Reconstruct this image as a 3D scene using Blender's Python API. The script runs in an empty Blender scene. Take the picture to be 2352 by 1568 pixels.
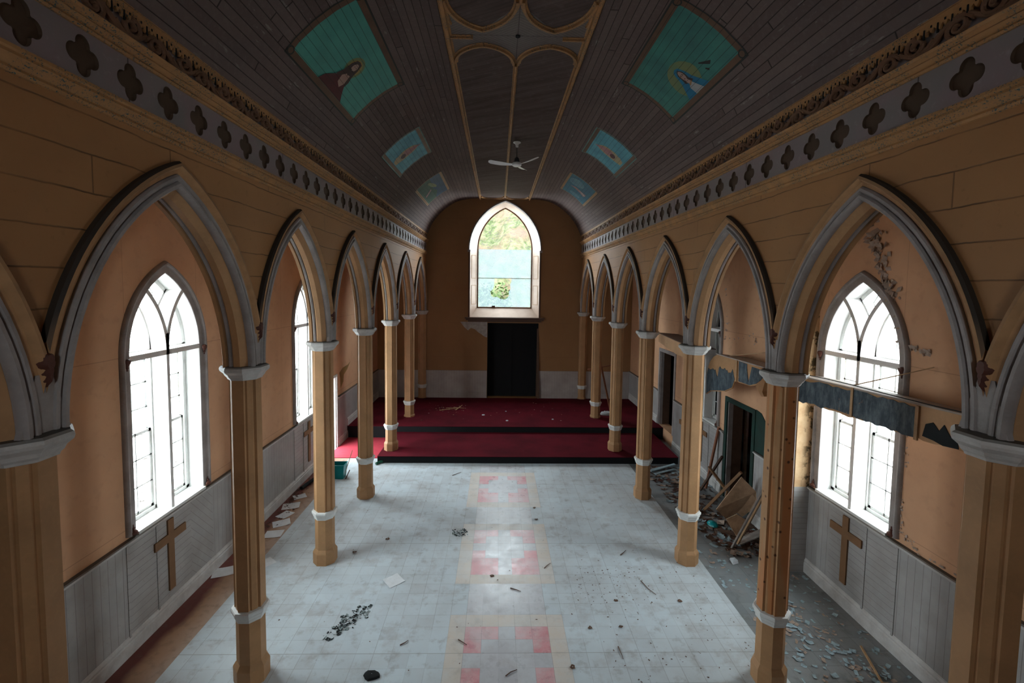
import bpy, math, random
from mathutils import Vector, Matrix, noise as mnoise
random.seed(7)
scn = bpy.context.scene
COL = scn.collection
PI = math.pi

# ------------------------------------------------------------------ mesh helpers
class MB:
    def __init__(s): s.v=[]; s.f=[]; s.m=[]; s.uv=None
    def add(s, vs, fs, mi=0):
        b=len(s.v); s.v += [tuple(v) for v in vs]
        for f in fs: s.f.append(tuple(b+i for i in f)); s.m.append(mi)
    def box(s, x0,x1,y0,y1,z0,z1, mi=0):
        s.add([(x0,y0,z0),(x1,y0,z0),(x1,y1,z0),(x0,y1,z0),(x0,y0,z1),(x1,y0,z1),(x1,y1,z1),(x0,y1,z1)],
              [(0,3,2,1),(4,5,6,7),(0,1,5,4),(1,2,6,5),(2,3,7,6),(3,0,4,7)], mi)
    def prism(s, x0,x1, quad, mi=0):          # quad: 4 (y,z) points, extruded along x
        a=[(x0,)+tuple(q) for q in quad]+[(x1,)+tuple(q) for q in quad]
        s.add(a,[(3,2,1,0),(4,5,6,7),(0,1,5,4),(1,2,6,5),(2,3,7,6),(3,0,4,7)],mi)
    def poly(s, x0,x1, pts, mi=0):            # polygon in (y,z) extruded along x
        n=len(pts); a=[(x0,)+tuple(q) for q in pts]+[(x1,)+tuple(q) for q in pts]
        s.add(a,[tuple(range(n-1,-1,-1)),tuple(range(n,2*n))]+[(i,(i+1)%n,n+(i+1)%n,n+i) for i in range(n)],mi)
    def grid(s, rows, mi=0, closed=False, flip=False):
        n=len(rows[0]); b=len(s.v)
        for r in rows: s.v += [tuple(p) for p in r]
        for i in range(len(rows)-1):
            for j in range(n if closed else n-1):
                k=(j+1)%n
                q=(b+i*n+j, b+i*n+k, b+(i+1)*n+k, b+(i+1)*n+j)
                s.f.append(q[::-1] if flip else q); s.m.append(mi)
    def stick(s, a, b, w, t, mi=0, roll=0.0, taper=1.0):
        a=Vector(a); b=Vector(b); d=(b-a).normalized()
        up=Vector((0,0,1)) if abs(d.z)<.95 else Vector((1,0,0))
        u=d.cross(up).normalized(); v=u.cross(d).normalized()
        c,sn=math.cos(roll),math.sin(roll); u,v=c*u+sn*v,-sn*u+c*v
        vs=[]
        for p,k in ((a,1),(b,taper)):
            for i,j in ((-1,-1),(1,-1),(1,1),(-1,1)): vs.append(p+u*(i*w/2*k)+v*(j*t/2*k))
        s.add(vs,[(3,2,1,0),(4,5,6,7),(0,1,5,4),(1,2,6,5),(2,3,7,6),(3,0,4,7)],mi)
    def tube(s, pts, r, n=8, mi=0, r1=None):
        pts=[Vector(p) for p in pts]; rows=[]; N=len(pts)
        for i,p in enumerate(pts):
            d=(pts[min(i+1,N-1)]-pts[max(i-1,0)]).normalized()
            up=Vector((0,0,1)) if abs(d.z)<.9 else Vector((1,0,0))
            u=d.cross(up).normalized(); v=u.cross(d)
            rr=r if r1 is None else r+(r1-r)*i/(N-1)
            rows.append([p+u*rr*math.cos(2*PI*k/n)+v*rr*math.sin(2*PI*k/n) for k in range(n)])
        s.grid(rows,mi,True)
        s.add(rows[0],[tuple(range(n-1,-1,-1))],mi); s.add(rows[-1],[tuple(range(n))],mi)
    def ring(s, prof, sect, cx,cy, mi=0, cap=True, clipy=None):
        # prof: list of (apothem, z); sect(apothem)->list of (x,y)
        rows=[]
        for a,z in prof:
            r=[(cx+p[0], cy+p[1], z) for p in sect(a)]
            if clipy is not None: r=[(p[0],min(p[1],clipy),p[2]) for p in r]
            rows.append(r)
        s.grid(rows,mi,True)
        if cap:
            n=len(rows[0]); s.add(rows[0],[tuple(range(n-1,-1,-1))],mi); s.add(rows[-1],[tuple(range(n))],mi)

def tag(o, label=None, cat=None, group=None, kind=None):
    if label: o['label']=label
    if cat: o['category']=cat
    if group: o['group']=group
    if kind: o['kind']=kind
    return o
def link(name, mb, mats, parent=None, smooth=False, uv=None):
    me=bpy.data.meshes.new(name); me.from_pydata(mb.v,[],mb.f); 
    if not isinstance(mats,(list,tuple)): mats=[mats]
    for m in mats: me.materials.append(m)
    if any(mb.m): me.polygons.foreach_set('material_index', mb.m)
    if uv:
        l=me.uv_layers.new(name='UVMap')
        for i,lp in enumerate(me.loops): l.data[i].uv=uv[lp.vertex_index]
    me.validate(); me.update()
    import bmesh
    bm=bmesh.new(); bm.from_mesh(me)
    bmesh.ops.recalc_face_normals(bm, faces=bm.faces[:]); bm.to_mesh(me); bm.free()
    if smooth:
        me.shade_smooth() if hasattr(me,'shade_smooth') else None
        try: me.set_sharp_from_angle(angle=math.radians(38))
        except Exception: pass
    o=bpy.data.objects.new(name, me); COL.objects.link(o)
    if parent:
        o.parent=parent
        o.matrix_parent_inverse=Matrix.Translation(-Vector(parent.location))
    return o
def empty(name, loc=(0,0,0)):
    o=bpy.data.objects.new(name,None); COL.objects.link(o); o.location=loc; o.empty_display_size=.1; return o
def struct(name, mb, mats, smooth=False, uv=None, label=None):
    o=link(name,mb,mats,None,smooth,uv); o['kind']='structure'
    if label: o['label']=label
    return o

# ------------------------------------------------------------------ materials
class NT:
    def __init__(s,name):
        s.mat=bpy.data.materials.new(name); s.mat.use_nodes=True; s.t=s.mat.node_tree; s.t.nodes.clear()
        s.out=s.t.nodes.new('ShaderNodeOutputMaterial')
    def n(s,typ,**k):
        nd=s.t.nodes.new(typ)
        for a,b in k.items():
            if a.startswith('i_'):
                key=a[2:]; key=int(key) if key.isdigit() else key.replace('_',' ')
                s.set(nd.inputs[key],b)
            else: setattr(nd,a,b)
        return nd
    def set(s,inp,v):
        if hasattr(v,'is_output'): s.t.links.new(v,inp)
        else: inp.default_value=v
    def math(s,op,a,b=0.0,c=None,clamp=False):
        nd=s.t.nodes.new('ShaderNodeMath'); nd.operation=op; nd.use_clamp=clamp
        s.set(nd.inputs[0],a); s.set(nd.inputs[1],b)
        if c is not None: s.set(nd.inputs[2],c)
        return nd.outputs[0]
    def mix(s,f,a,b,blend='MIX'):
        nd=s.t.nodes.new('ShaderNodeMix'); nd.data_type='RGBA'; nd.blend_type=blend; nd.clamp_factor=True
        s.set(nd.inputs[0],f); s.set(nd.inputs[6],a if hasattr(a,'is_output') else (*a,1)[:4]); s.set(nd.inputs[7],b if hasattr(b,'is_output') else (*b,1)[:4])
        return nd.outputs[2]
    def noise(s,vec,scale,detail=4,rough=.55):
        nd=s.n('ShaderNodeTexNoise'); s.set(nd.inputs['Vector'],vec); nd.inputs['Scale'].default_value=scale
        nd.inputs['Detail'].default_value=detail; nd.inputs['Roughness'].default_value=rough
        return nd.outputs[0]
    def ramp(s,f,lo,hi):
        nd=s.n('ShaderNodeMapRange'); nd.clamp=True; s.set(nd.inputs[0],f); nd.inputs[1].default_value=lo; nd.inputs[2].default_value=hi
        return nd.outputs[0]
    def xyz(s,vec):
        nd=s.n('ShaderNodeSeparateXYZ'); s.set(nd.inputs[0],vec); return nd.outputs
    def comb(s,x,y,z):
        nd=s.n('ShaderNodeCombineXYZ'); s.set(nd.inputs[0],x); s.set(nd.inputs[1],y); s.set(nd.inputs[2],z); return nd.outputs[0]
    def pos(s): return s.n('ShaderNodeNewGeometry').outputs['Position']
    def obj(s): return s.n('ShaderNodeTexCoord').outputs['Object']
    def uv(s): return s.n('ShaderNodeTexCoord').outputs['UV']
    def line(s,c,spacing,offset=0.0,width=.03,wob=None):
        x=s.math('DIVIDE',s.math('SUBTRACT',c,offset),spacing)
        if wob is not None: x=s.math('ADD',x,wob)
        fr=s.math('FRACT',x); d=s.math('MINIMUM',fr,s.math('SUBTRACT',1.0,fr))
        return s.math('SUBTRACT',1.0,s.ramp(d,width*.35,width))
    def cell(s,c,spacing,offset=0.0):
        return s.math('FLOOR',s.math('DIVIDE',s.math('SUBTRACT',c,offset),spacing))
    def rnd(s,a,b=0.0,c=0.0):
        nd=s.n('ShaderNodeTexWhiteNoise'); nd.noise_dimensions='3D'; s.set(nd.inputs[0],s.comb(a,b,c)); return nd.outputs[0]
    def finish(s,color,rough=.7,height=None,bump=.3,dist=.01,spec=.35,metal=0.0):
        b=s.n('ShaderNodeBsdfPrincipled'); s.set(b.inputs['Base Color'],color if hasattr(color,'is_output') else (*color,1)[:4])
        s.set(b.inputs['Roughness'],rough); b.inputs['Specular IOR Level'].default_value=spec; b.inputs['Metallic'].default_value=metal
        if height is not None:
            bp=s.n('ShaderNodeBump'); bp.inputs['Strength'].default_value=bump; bp.inputs['Distance'].default_value=dist
            s.set(bp.inputs['Height'],height); s.t.links.new(bp.outputs[0],b.inputs['Normal'])
        s.t.links.new(b.outputs[0],s.out.inputs[0]); return s.mat
def sc(c,k): return tuple(x*k for x in c)

OCH=(.45,.245,.115)
def paint(name,col,dark=None,scale=3.0,amt=.6,chips=None,chipthr=.68,rough=.6,top_dust=False,wood=None):
    t=NT(name); p=t.pos(); n1=t.noise(p,scale,5); n2=t.noise(p,scale*9,4)
    dark=dark or sc(col,.62)
    c=t.mix(t.math('MULTIPLY',t.ramp(n1,.35,.72),amt),col,dark)
    c=t.mix(t.math('MULTIPLY',t.ramp(n2,.5,.8),.3),c,sc(col,1.25))
    h=n2
    if wood:                       # bare stained wood showing on some faces
        w=t.xyz(p); wn=t.noise(t.comb(t.math('MULTIPLY',w[0],9),t.math('MULTIPLY',w[1],9),t.math('MULTIPLY',w[2],.5)),1.0,3)
        c=t.mix(t.math('MULTIPLY',t.ramp(wn,.47,.56),.75),c,wood)
        kn=t.n('ShaderNodeTexVoronoi'); t.set(kn.inputs['Vector'],p); kn.inputs['Scale'].default_value=9
        c=t.mix(t.math('SUBTRACT',1.0,t.ramp(kn.outputs[0],.10,.2)),c,(.08,.03,.015))
    if chips:
        n3=t.noise(p,scale*14,6,.7); f=t.math('MULTIPLY',t.ramp(n3,chipthr,chipthr+.02),t.ramp(n1,.4,.5))
        c=t.mix(f,c,chips); h=t.math('SUBTRACT',n2,f)
    if top_dust:
        nz=t.xyz(t.n('ShaderNodeNewGeometry').outputs['Normal'])[2]
        c=t.mix(t.ramp(nz,.55,.85),c,(.09,.075,.06))
    return t.finish(c,rough,h,.15,.004)
M={}
M['ochre']=paint('ochre_paint',OCH)
M['ochre_dusty']=paint('ochre_paint_dusty',OCH,top_dust=True)
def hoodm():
    t=NT('ochre_hood_painted_shade_and_dust'); p=t.pos(); n=t.noise(p,9,4); nz=t.xyz(t.n('ShaderNodeNewGeometry').outputs['Normal'])[2]
    c=t.mix(t.math('MULTIPLY',t.ramp(n,.4,.7),.5),OCH,sc(OCH,.6)); c=t.mix(t.ramp(nz,.02,.28),c,(.035,.025,.018)); return t.finish(c,.65,n,.1,.004)  # upward faces go near-black: shade of the outer side plus dust, painted in
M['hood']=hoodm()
M['ochre_wood']=paint('ochre_paint_peeled',OCH,wood=(.46,.17,.055))
M['grey']=paint('grey_white_paint',(.34,.30,.29),(.17,.145,.135),4,.7,rough=.5)
M['grey_dusty']=paint('grey_white_paint_dusty',(.56,.54,.52),(.34,.31,.29),6,.7,top_dust=True,rough=.5)
M['white']=paint('white_paint',(.72,.72,.70),(.5,.48,.45),5,.6,rough=.45)
M['moulding']=paint('ochre_moulding_chipped',(.42,.215,.085),None,5,.5,chips=(.04,.085,.09),chipthr=.555)
M['scroll']=paint('brown_scroll_paint',(.20,.10,.055),(.12,.06,.035),6,.6)
M['brown']=paint('brown_wood_paint',(.27,.13,.055),None,6,.5)
M['redbrown']=paint('red_brown_paint',(.10,.032,.02),None,12,.6)
M['recess']=paint('dark_brown_recess',(.085,.05,.03),None,6,.5)
M['cross']=paint('brown_cross_paint',(.215,.11,.05),None,6,.4)
M['darkbrown']=paint('dark_sill_paint',(.09,.045,.03),None,6,.4)
M['black']=paint('black_board',(.006,.006,.007),None,6,.4,rough=.9)
M['plank_grey']=paint('weathered_grey_board',(.42,.38,.35),(.2,.17,.15),9,.7)
M['plank_tan']=paint('tan_softwood',(.47,.29,.15),(.28,.16,.08),9,.7)
M['plank_dark']=paint('dark_brown_board',(.10,.055,.035),None,9,.6)
M['plank_red']=paint('reddish_board',(.22,.08,.04),None,9,.6)
M['ply']=paint('tan_plywood',(.55,.36,.23),(.28,.17,.10),7,.8)
M['teal']=paint('teal_plastic',(.0,.23,.24),None,6,.3,rough=.35)
M['glassgreen']=paint('green_bottle_glass',(.02,.10,.06),None,6,.3,rough=.1)
M['paper']=paint('white_paper',(.78,.80,.82),(.6,.6,.6),8,.5,rough=.8)
M['fabric']=paint('pale_cloth',(.62,.66,.70),(.4,.42,.45),20,.6,rough=.9)
M['rag']=paint('black_rag',(.012,.014,.015),None,12,.6,rough=.9)
M['twig']=paint('brown_twig',(.13,.07,.05),None,20,.6)
M['leaf']=paint('dead_leaf_brown',(.12,.06,.035),None,20,.6)
M['glass_shard']=paint('broken_glass',(.30,.36,.36),(.08,.1,.1),40,.9,rough=.15)
M['fan']=paint('white_enamel',(.85,.85,.85),(.6,.6,.6),9,.4,rough=.35)
M['fan_dark']=paint('grey_metal_rod',(.05,.05,.05),None,9,.4)
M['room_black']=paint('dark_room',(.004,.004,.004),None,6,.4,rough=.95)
M['greenpaint']=paint('dark_green_paint',(.006,.035,.026),(.012,.02,.015),5,.8)
M['flake_blue']=paint('blue_grey_paint_flake',(.36,.47,.52),(.18,.25,.29),20,.7)
M['flake_tan']=paint('tan_paint_flake',(.42,.33,.27),(.3,.18,.12),20,.7)
M['wire']=paint('grey_wire',(.2,.16,.12),None,9,.4)
M['red_cloth']=paint('dark_red_board',(.20,.02,.03),None,7,.6)

def plaster_wall():
    t=NT('ochre_plaster_wall'); p=t.pos(); n1=t.noise(p,.9,5); n2=t.noise(p,7,5); n3=t.noise(p,45,3)
    c=t.mix(t.math('MULTIPLY',t.ramp(n1,.35,.7),.55),(.66,.375,.215),(.46,.24,.135))
    c=t.mix(t.math('MULTIPLY',t.ramp(n2,.55,.75),.25),c,(.30,.16,.09))
    x=t.xyz(p)
    seam=t.math('MAXIMUM',t.line(x[2],2.16,1.6,.003,t.math('MULTIPLY',t.noise(p,2,2),.006)),t.line(x[1],1.35,.28,.003))
    c=t.mix(t.math('MULTIPLY',seam,.45),c,(.2,.1,.05))
    return t.finish(c,.75,t.math('ADD',n2,t.math('MULTIPLY',n3,.4)),.2,.01)
M['plaster']=plaster_wall()
def plank_wall():
    t=NT('ochre_wide_plank_wall'); p=t.pos(); x=t.xyz(p)
    wob=t.math('MULTIPLY',t.math('SUBTRACT',t.noise(t.comb(t.math('MULTIPLY',x[1],2.2),0.0,t.math('MULTIPLY',x[2],.8)),1.0,4),.5),.20)
    row=t.cell(x[2],.2555,5.79)
    l1=t.line(x[2],.2555,5.79,.03,wob)
    gap=t.ramp(t.noise(t.comb(t.math('MULTIPLY',x[1],1.7),row,3.0),1.0,3),.36,.62)
    l1=t.math('MULTIPLY',l1,t.math('ADD',.35,t.math('MULTIPLY',gap,.65)))
    yo=t.math('MULTIPLY',t.rnd(row,2.0),3.3)
    l2=t.line(t.math('ADD',x[1],yo),3.4,0.0,.0022)
    l=t.math('MAXIMUM',l1,t.math('MULTIPLY',l2,.7))
    n1=t.noise(p,1.3,5); n2=t.noise(p,14,5)
    c=t.mix(t.math('MULTIPLY',t.ramp(n1,.3,.7),.45),(.39,.19,.075),(.27,.125,.048))
    c=t.mix(t.math('MULTIPLY',t.ramp(n2,.62,.7),.25),c,(.2,.1,.04))
    c=t.mix(t.math('MULTIPLY',l,.85),c,(.05,.026,.012))
    return t.finish(c,.6,t.math('SUBTRACT',t.math('MULTIPLY',n2,.3),l),.35,.012)
M['plankwall']=plank_wall()
def vault_mat():
    t=NT('purple_grey_board_vault'); uv=t.uv(); x=t.xyz(uv)
    row=t.cell(x[0],.0985); l=t.line(x[0],.0985,0.0,.06)
    yo=t.math('MULTIPLY',t.rnd(row,5.0),4.0); l2=t.line(t.math('ADD',x[1],yo),4.2,0.0,.0025)
    l=t.math('MAXIMUM',l,l2)
    tone=t.rnd(row,t.cell(t.math('ADD',x[1],yo),4.2))
    st=t.comb(t.math('MULTIPLY',x[0],9.0),t.math('MULTIPLY',x[1],1.5),0.0)
    n1=t.noise(uv,1.1,5); n2=t.noise(st,1.6,6,.7); n3=t.noise(uv,16,5,.6)
    c=t.mix(tone,(.125,.088,.080),(.175,.128,.117))
    c=t.mix(t.math('MULTIPLY',t.ramp(n1,.4,.75),.45),c,(.085,.066,.064))
    c=t.mix(t.math('MULTIPLY',t.ramp(n3,.5,.75),.35),c,(.22,.175,.16))
    chip=t.math('MULTIPLY',t.ramp(n2,.60,.64),t.ramp(n1,.42,.55))
    c=t.mix(t.math('MULTIPLY',chip,.8),c,(.26,.235,.22))
    c=t.mix(t.math('MULTIPLY',l,.8),c,(.014,.01,.009))
    return t.finish(c,.75,t.math('SUBTRACT',t.math('MULTIPLY',n3,.3),l),.4,.01,spec=.15)
M['vault']=vault_mat()
def band_mat():
    t=NT('grey_diagonal_board_ceiling'); p=t.pos(); x=t.xyz(p)
    ax=t.math('ABSOLUTE',x[0]); 
    k=t.math('ADD',t.math('MULTIPLY',x[0],.55),x[1])
    l=t.line(k,.075,0.0,.08); n1=t.noise(t.comb(t.math('MULTIPLY',k,7.0),x[0],0.0),1.0,4); n2=t.noise(p,11,5)
    c=t.mix(t.ramp(n1,.3,.7),(.085,.060,.053),(.14,.105,.095))
    c=t.mix(t.math('MULTIPLY',t.ramp(n2,.55,.75),.4),c,(.20,.16,.145))
    c=t.mix(t.math('MULTIPLY',l,.45),c,(.04,.03,.03))
    return t.finish(c,.8,t.math('SUBTRACT',n2,l),.3,.008,spec=.1)
M['band']=band_mat()
def star_mat():
    t=NT('pale_mitred_board_ceiling'); p=t.pos(); x=t.xyz(p)
    k=t.math('ADD',t.math('ABSOLUTE',x[0]),t.math('MULTIPLY',t.math('ABSOLUTE',t.math('SUBTRACT',x[1],6.25)),1.4))
    l=t.math('MAXIMUM',t.line(k,.075,0.0,.09),t.math('SUBTRACT',1.0,t.ramp(t.math('ABSOLUTE',t.math('ADD',x[0],.0)),.003,.008)))
    l=t.math('MAXIMUM',l,t.math('SUBTRACT',1.0,t.ramp(t.math('ABSOLUTE',t.math('SUBTRACT',x[1],6.25)),.003,.008)))
    n2=t.noise(p,9,5); c=t.mix(n2,(.20,.17,.155),(.125,.10,.09)); c=t.mix(t.math('MULTIPLY',l,.8),c,(.04,.03,.03))
    return t.finish(c,.55,t.math('SUBTRACT',n2,l),.3,.008)
M['star']=star_mat()
def frieze_mat():
    t=NT('grey_pink_frieze_board'); p=t.pos(); x=t.xyz(p); n1=t.noise(p,2.5,4); n2=t.noise(p,18,4)
    c=t.mix(t.ramp(n1,.4,.65),(.22,.19,.185),(.25,.185,.19)); c=t.mix(t.math('MULTIPLY',t.ramp(n2,.6,.8),.3),c,(.45,.4,.38))
    l=t.line(x[1],2.4,1.1,.003); c=t.mix(l,c,(.04,.03,.03))
    return t.finish(c,.6,n2,.1,.005)
M['frieze']=frieze_mat()
def wains(name,ang):
    t=NT(name); p=t.pos(); x=t.xyz(p)
    k=t.math('ADD',t.math('MULTIPLY',x[1],math.cos(ang)),t.math('MULTIPLY',x[2],math.sin(ang)))
    sp=.105 if abs(ang)<.1 else .09
    l=t.line(k,sp,.02,.045); row=t.cell(k,sp,.02)
    n1=t.noise(p,2.2,5); n2=t.noise(p,22,5)
    c=t.mix(t.ramp(n1,.35,.7),(.40,.385,.375),(.29,.27,.255)); c=t.mix(t.math('MULTIPLY',t.rnd(row),.35),c,(.33,.31,.30))
    c=t.mix(t.math('MULTIPLY',t.ramp(n2,.62,.72),.45),c,(.26,.21,.18))
    c=t.mix(t.math('MULTIPLY',l,.6),c,(.14,.11,.10))
    return t.finish(c,.5,t.math('SUBTRACT',t.math('MULTIPLY',n2,.25),l),.3,.008)
M['wv']=wains('grey_wainscot_vertical_boards',0.0)
M['wh']=wains('grey_wainscot_horizontal_boards',PI/2)
M['wd']=wains('grey_wainscot_diagonal_boards',.75)
M['wd2']=wains('grey_wainscot_counter_diagonal_boards',-.75)
M['wp']=wains('grey_wainscot_plain_panel',PI/2+.02)

T=.2270; PX0=-.054; PY0=6.212
def tile_mat(name,base,alt,stain,fade=None,gloss=.33,grid=True):
    t=NT(name); p=t.pos(); x=t.xyz(p)
    cx=t.cell(x[0],T,PX0-T/2); cy=t.cell(x[1],T,PY0)
    n1=t.noise(p,.8,5); n2=t.noise(p,5,6,.65); n3=t.noise(p,60,3)
    c=t.mix(t.rnd(cx,cy,1.0),base,alt)
    c=t.mix(t.math('MULTIPLY',t.ramp(n1,.42,.7),.45),c,stain)
    c=t.mix(t.math('MULTIPLY',t.ramp(n2,.54,.70),.5),c,sc(stain,.75))
    tl=t.ramp(t.rnd(cx,cy,7.0),.72,.95); c=t.mix(t.math('MULTIPLY',tl,.13),c,stain)
    n7=t.noise(p,2.3,6,.7); c=t.mix(t.math('MULTIPLY',t.ramp(n7,.52,.66),.30),c,(.30,.24,.21))
    if fade: 
        n5=t.noise(p,1.6,5,.7); c=t.mix(t.math('MULTIPLY',t.ramp(n5,.40,.62),.55),c,fade)
    sp=t.ramp(t.noise(p,38,3,.8),.74,.78); c=t.mix(t.math('MULTIPLY',sp,.8),c,(.07,.06,.05))
    h=n2; 
    if grid:
        l=t.math('MAXIMUM',t.line(x[0],T,PX0-T/2,.022),t.line(x[1],T,PY0,.022))
        big=t.math('MAXIMUM',t.line(x[0],T*5,PX0-T*2.5,.004),t.line(x[1],T*11,PY0-T*3,.003))
        c=t.mix(t.math('MULTIPLY',t.math('MAXIMUM',t.math('MULTIPLY',l,t.ramp(n1,.35,.6)),big),.5),c,sc(stain,.5)); h=t.math('SUBTRACT',n3,l)
    r=t.math('ADD',gloss,t.math('MULTIPLY',n2,.35))
    return t.finish(c,r,h,.06,.003,spec=.5)
M['tile']=tile_mat('pale_blue_grey_floor_tile',(.64,.715,.755),(.59,.655,.695),(.36,.33,.31))
M['tile_run']=tile_mat('mauve_grey_aisle_tile',(.54,.53,.55),(.47,.46,.48),(.36,.33,.34),(.66,.69,.71),gloss=.13)
M['tile_pink']=tile_mat('faded_pink_tile',(.70,.27,.29),(.64,.24,.26),(.6,.36,.36),(.70,.62,.63),gloss=.13)
M['tile_cream']=tile_mat('faded_cream_tile',(.68,.585,.50),(.63,.55,.47),(.5,.43,.37),(.66,.67,.67),gloss=.2)
M['floor_grey']=tile_mat('dull_grey_floor',(.25,.27,.28),(.21,.23,.24),(.12,.105,.095))
def left_floor():
    t=NT('tan_and_red_aisle_floor'); p=t.pos(); x=t.xyz(p); n1=t.noise(p,2,5); n2=t.noise(p,9,5)
    xx=t.math('ADD',x[0],t.math('MULTIPLY',t.math('SUBTRACT',n1,.5),.35))
    c=t.mix(t.ramp(xx,-4.62,-4.5),(.17,.045,.035),(.43,.25,.15))
    c=t.mix(t.ramp(xx,-4.5,-3.9),c,(.50,.42,.37)); c=t.mix(t.math('MULTIPLY',t.ramp(n2,.5,.7),.4),c,(.16,.1,.075))
    return t.finish(c,.5,n2,.1,.004)
M['floor_left']=left_floor()
def carpet():
    t=NT('crimson_carpet'); p=t.pos(); n1=t.noise(p,1.3,4); n2=t.noise(p,120,2); n3=t.noise(p,22,4)
    c=t.mix(t.ramp(n1,.35,.7),(.115,.006,.014),(.065,.004,.009)); c=t.mix(t.math('MULTIPLY',t.ramp(n2,.5,.8),.35),c,(.18,.016,.026))
    c=t.mix(t.math('MULTIPLY',t.ramp(n3,.68,.74),.5),c,(.16,.08,.08))
    return t.finish(c,.95,n2,.5,.004,spec=.1)
M['carpet']=carpet()
def papered():
    t=NT('fascia_with_peeled_dark_paper'); p=t.pos(); x=t.xyz(p); n1=t.noise(p,5,6,.65); n2=t.noise(t.comb(t.math('MULTIPLY',x[0],3),t.math('MULTIPLY',x[1],14),t.math('MULTIPLY',x[2],5)),1,5,.7)
    c=t.mix(t.ramp(n2,.4,.75),(.03,.045,.06),(.13,.17,.19)); 
    c=t.mix(t.math('MULTIPLY',t.ramp(n1,.64,.67),.8),c,(.36,.2,.11))
    return t.finish(c,.6,n2,.4,.01)
M['papered']=papered()
def emptyglass():
    t=NT('window_glass'); tr=t.n('ShaderNodeBsdfTransparent'); gl=t.n('ShaderNodeBsdfGlossy'); gl.inputs['Roughness'].default_value=.05
    tr.inputs[0].default_value=(.96,.98,.98,1)
    m=t.n('ShaderNodeMixShader'); m.inputs[0].default_value=.05
    t.t.links.new(tr.outputs[0],m.inputs[1]); t.t.links.new(gl.outputs[0],m.inputs[2]); t.t.links.new(m.outputs[0],t.out.inputs[0]); return t.mat
M['glass']=emptyglass()
def plastic():
    t=NT('milky_plastic_sheet'); p=t.pos(); n=t.noise(p,2.5,4)
    tl=t.n('ShaderNodeBsdfTranslucent'); t.set(tl.inputs[0],t.mix(n,(.085,.10,.104),(.065,.08,.084))); df=t.n('ShaderNodeBsdfTransparent'); df.inputs[0].default_value=(.95,.98,.98,1)
    m=t.n('ShaderNodeMixShader'); m.inputs[0].default_value=.28
    t.t.links.new(tl.outputs[0],m.inputs[1]); t.t.links.new(df.outputs[0],m.inputs[2]); t.t.links.new(m.outputs[0],t.out.inputs[0]); return t.mat
M['plastic']=plastic()
def foliage(name,a,b,c3,s):
    t=NT(name); p=t.pos(); n1=t.noise(p,s,6,.7); n2=t.noise(p,s*.3,3)
    c=t.mix(t.ramp(n1,.4,.6),a,b); c=t.mix(t.ramp(n2,.45,.65),c,c3)
    c=t.mix(t.ramp(t.noise(p,s*2.3,5,.7),.55,.62),c,(.03,.024,.02))
    return t.finish(c,.9,n1,.6,.2,spec=.1)
M['hill']=foliage('autumn_hillside_scrub',(.016,.024,.006),(.06,.06,.03),(.06,.036,.024),2.1)
M['shrub']=foliage('green_shrub_leaves',(.03,.06,.015),(.06,.10,.03),(.045,.07,.02),7)
M['ground']=foliage('pale_gravel_ground',(.5,.5,.5),(.56,.56,.55),(.45,.46,.46),2)
def painted(name,base,alt,axis_lines=True,scale=3.0):
    base=sc(base,.9); alt=sc(alt,.9)
    t=NT(name); uv=t.uv(); x=t.xyz(uv); n=t.noise(uv,scale,4)
    c=t.mix(t.ramp(n,.35,.65),base,alt)
    l=t.line(x[0],.0985,0.0,.05); c=t.mix(t.math('MULTIPLY',l,.75),c,sc(base,.15))
    return t.finish(c,.55,t.math('SUBTRACT',n,l),.2,.006)
P={k:painted('painting_'+k,*v) for k,v in dict(
  teal=((.06,.30,.255),(.075,.36,.30)), tealdark=((.035,.17,.155),(.045,.24,.20)), sky=((.10,.40,.50),(.05,.28,.38)), frame=((.15,.075,.04),(.11,.055,.03)),
  outline=((.012,.016,.015),(.02,.022,.02)), tealine=((.12,.28,.25),(.08,.2,.18)), skin=((.45,.30,.24),(.36,.2,.16)), hair=((.035,.018,.015),(.05,.02,.018)),
  maroon=((.10,.006,.012),(.07,.004,.010)), halo=((.46,.26,.05),(.30,.22,.06)), halo2=((.20,.22,.08),(.13,.22,.11)), blue=((.0,.15,.30),(.0,.19,.34)), white=((.42,.42,.42),(.34,.35,.36)),
  deepblue=((.008,.10,.20),(.01,.16,.22)), pink=((.42,.2,.2),(.3,.12,.13)), green=((.015,.06,.03),(.02,.09,.05)), cloud=((.10,.26,.33),(.05,.18,.28)), ochre=((.36,.19,.07),(.3,.15,.06)), navy=((.01,.06,.15),(.01,.05,.10)), gold=((.42,.34,.16),(.35,.30,.2))).items()}

# ------------------------------------------------------------------ layout (metres; x right, y towards the altar, z up)
YL=[.36,2.768,5.212,7.523,9.902,12.311,14.886,17.45]
YR=[.42,2.852,5.114,7.497,9.901,12.354,14.912,17.45]
XC={-1:-3.115,1:3.085}
WIN={-1:-4.83,1:4.98}
ZSP=3.74; YBACK=17.45; YREAR=-2.6
C0=.86; RO=2.16

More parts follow.
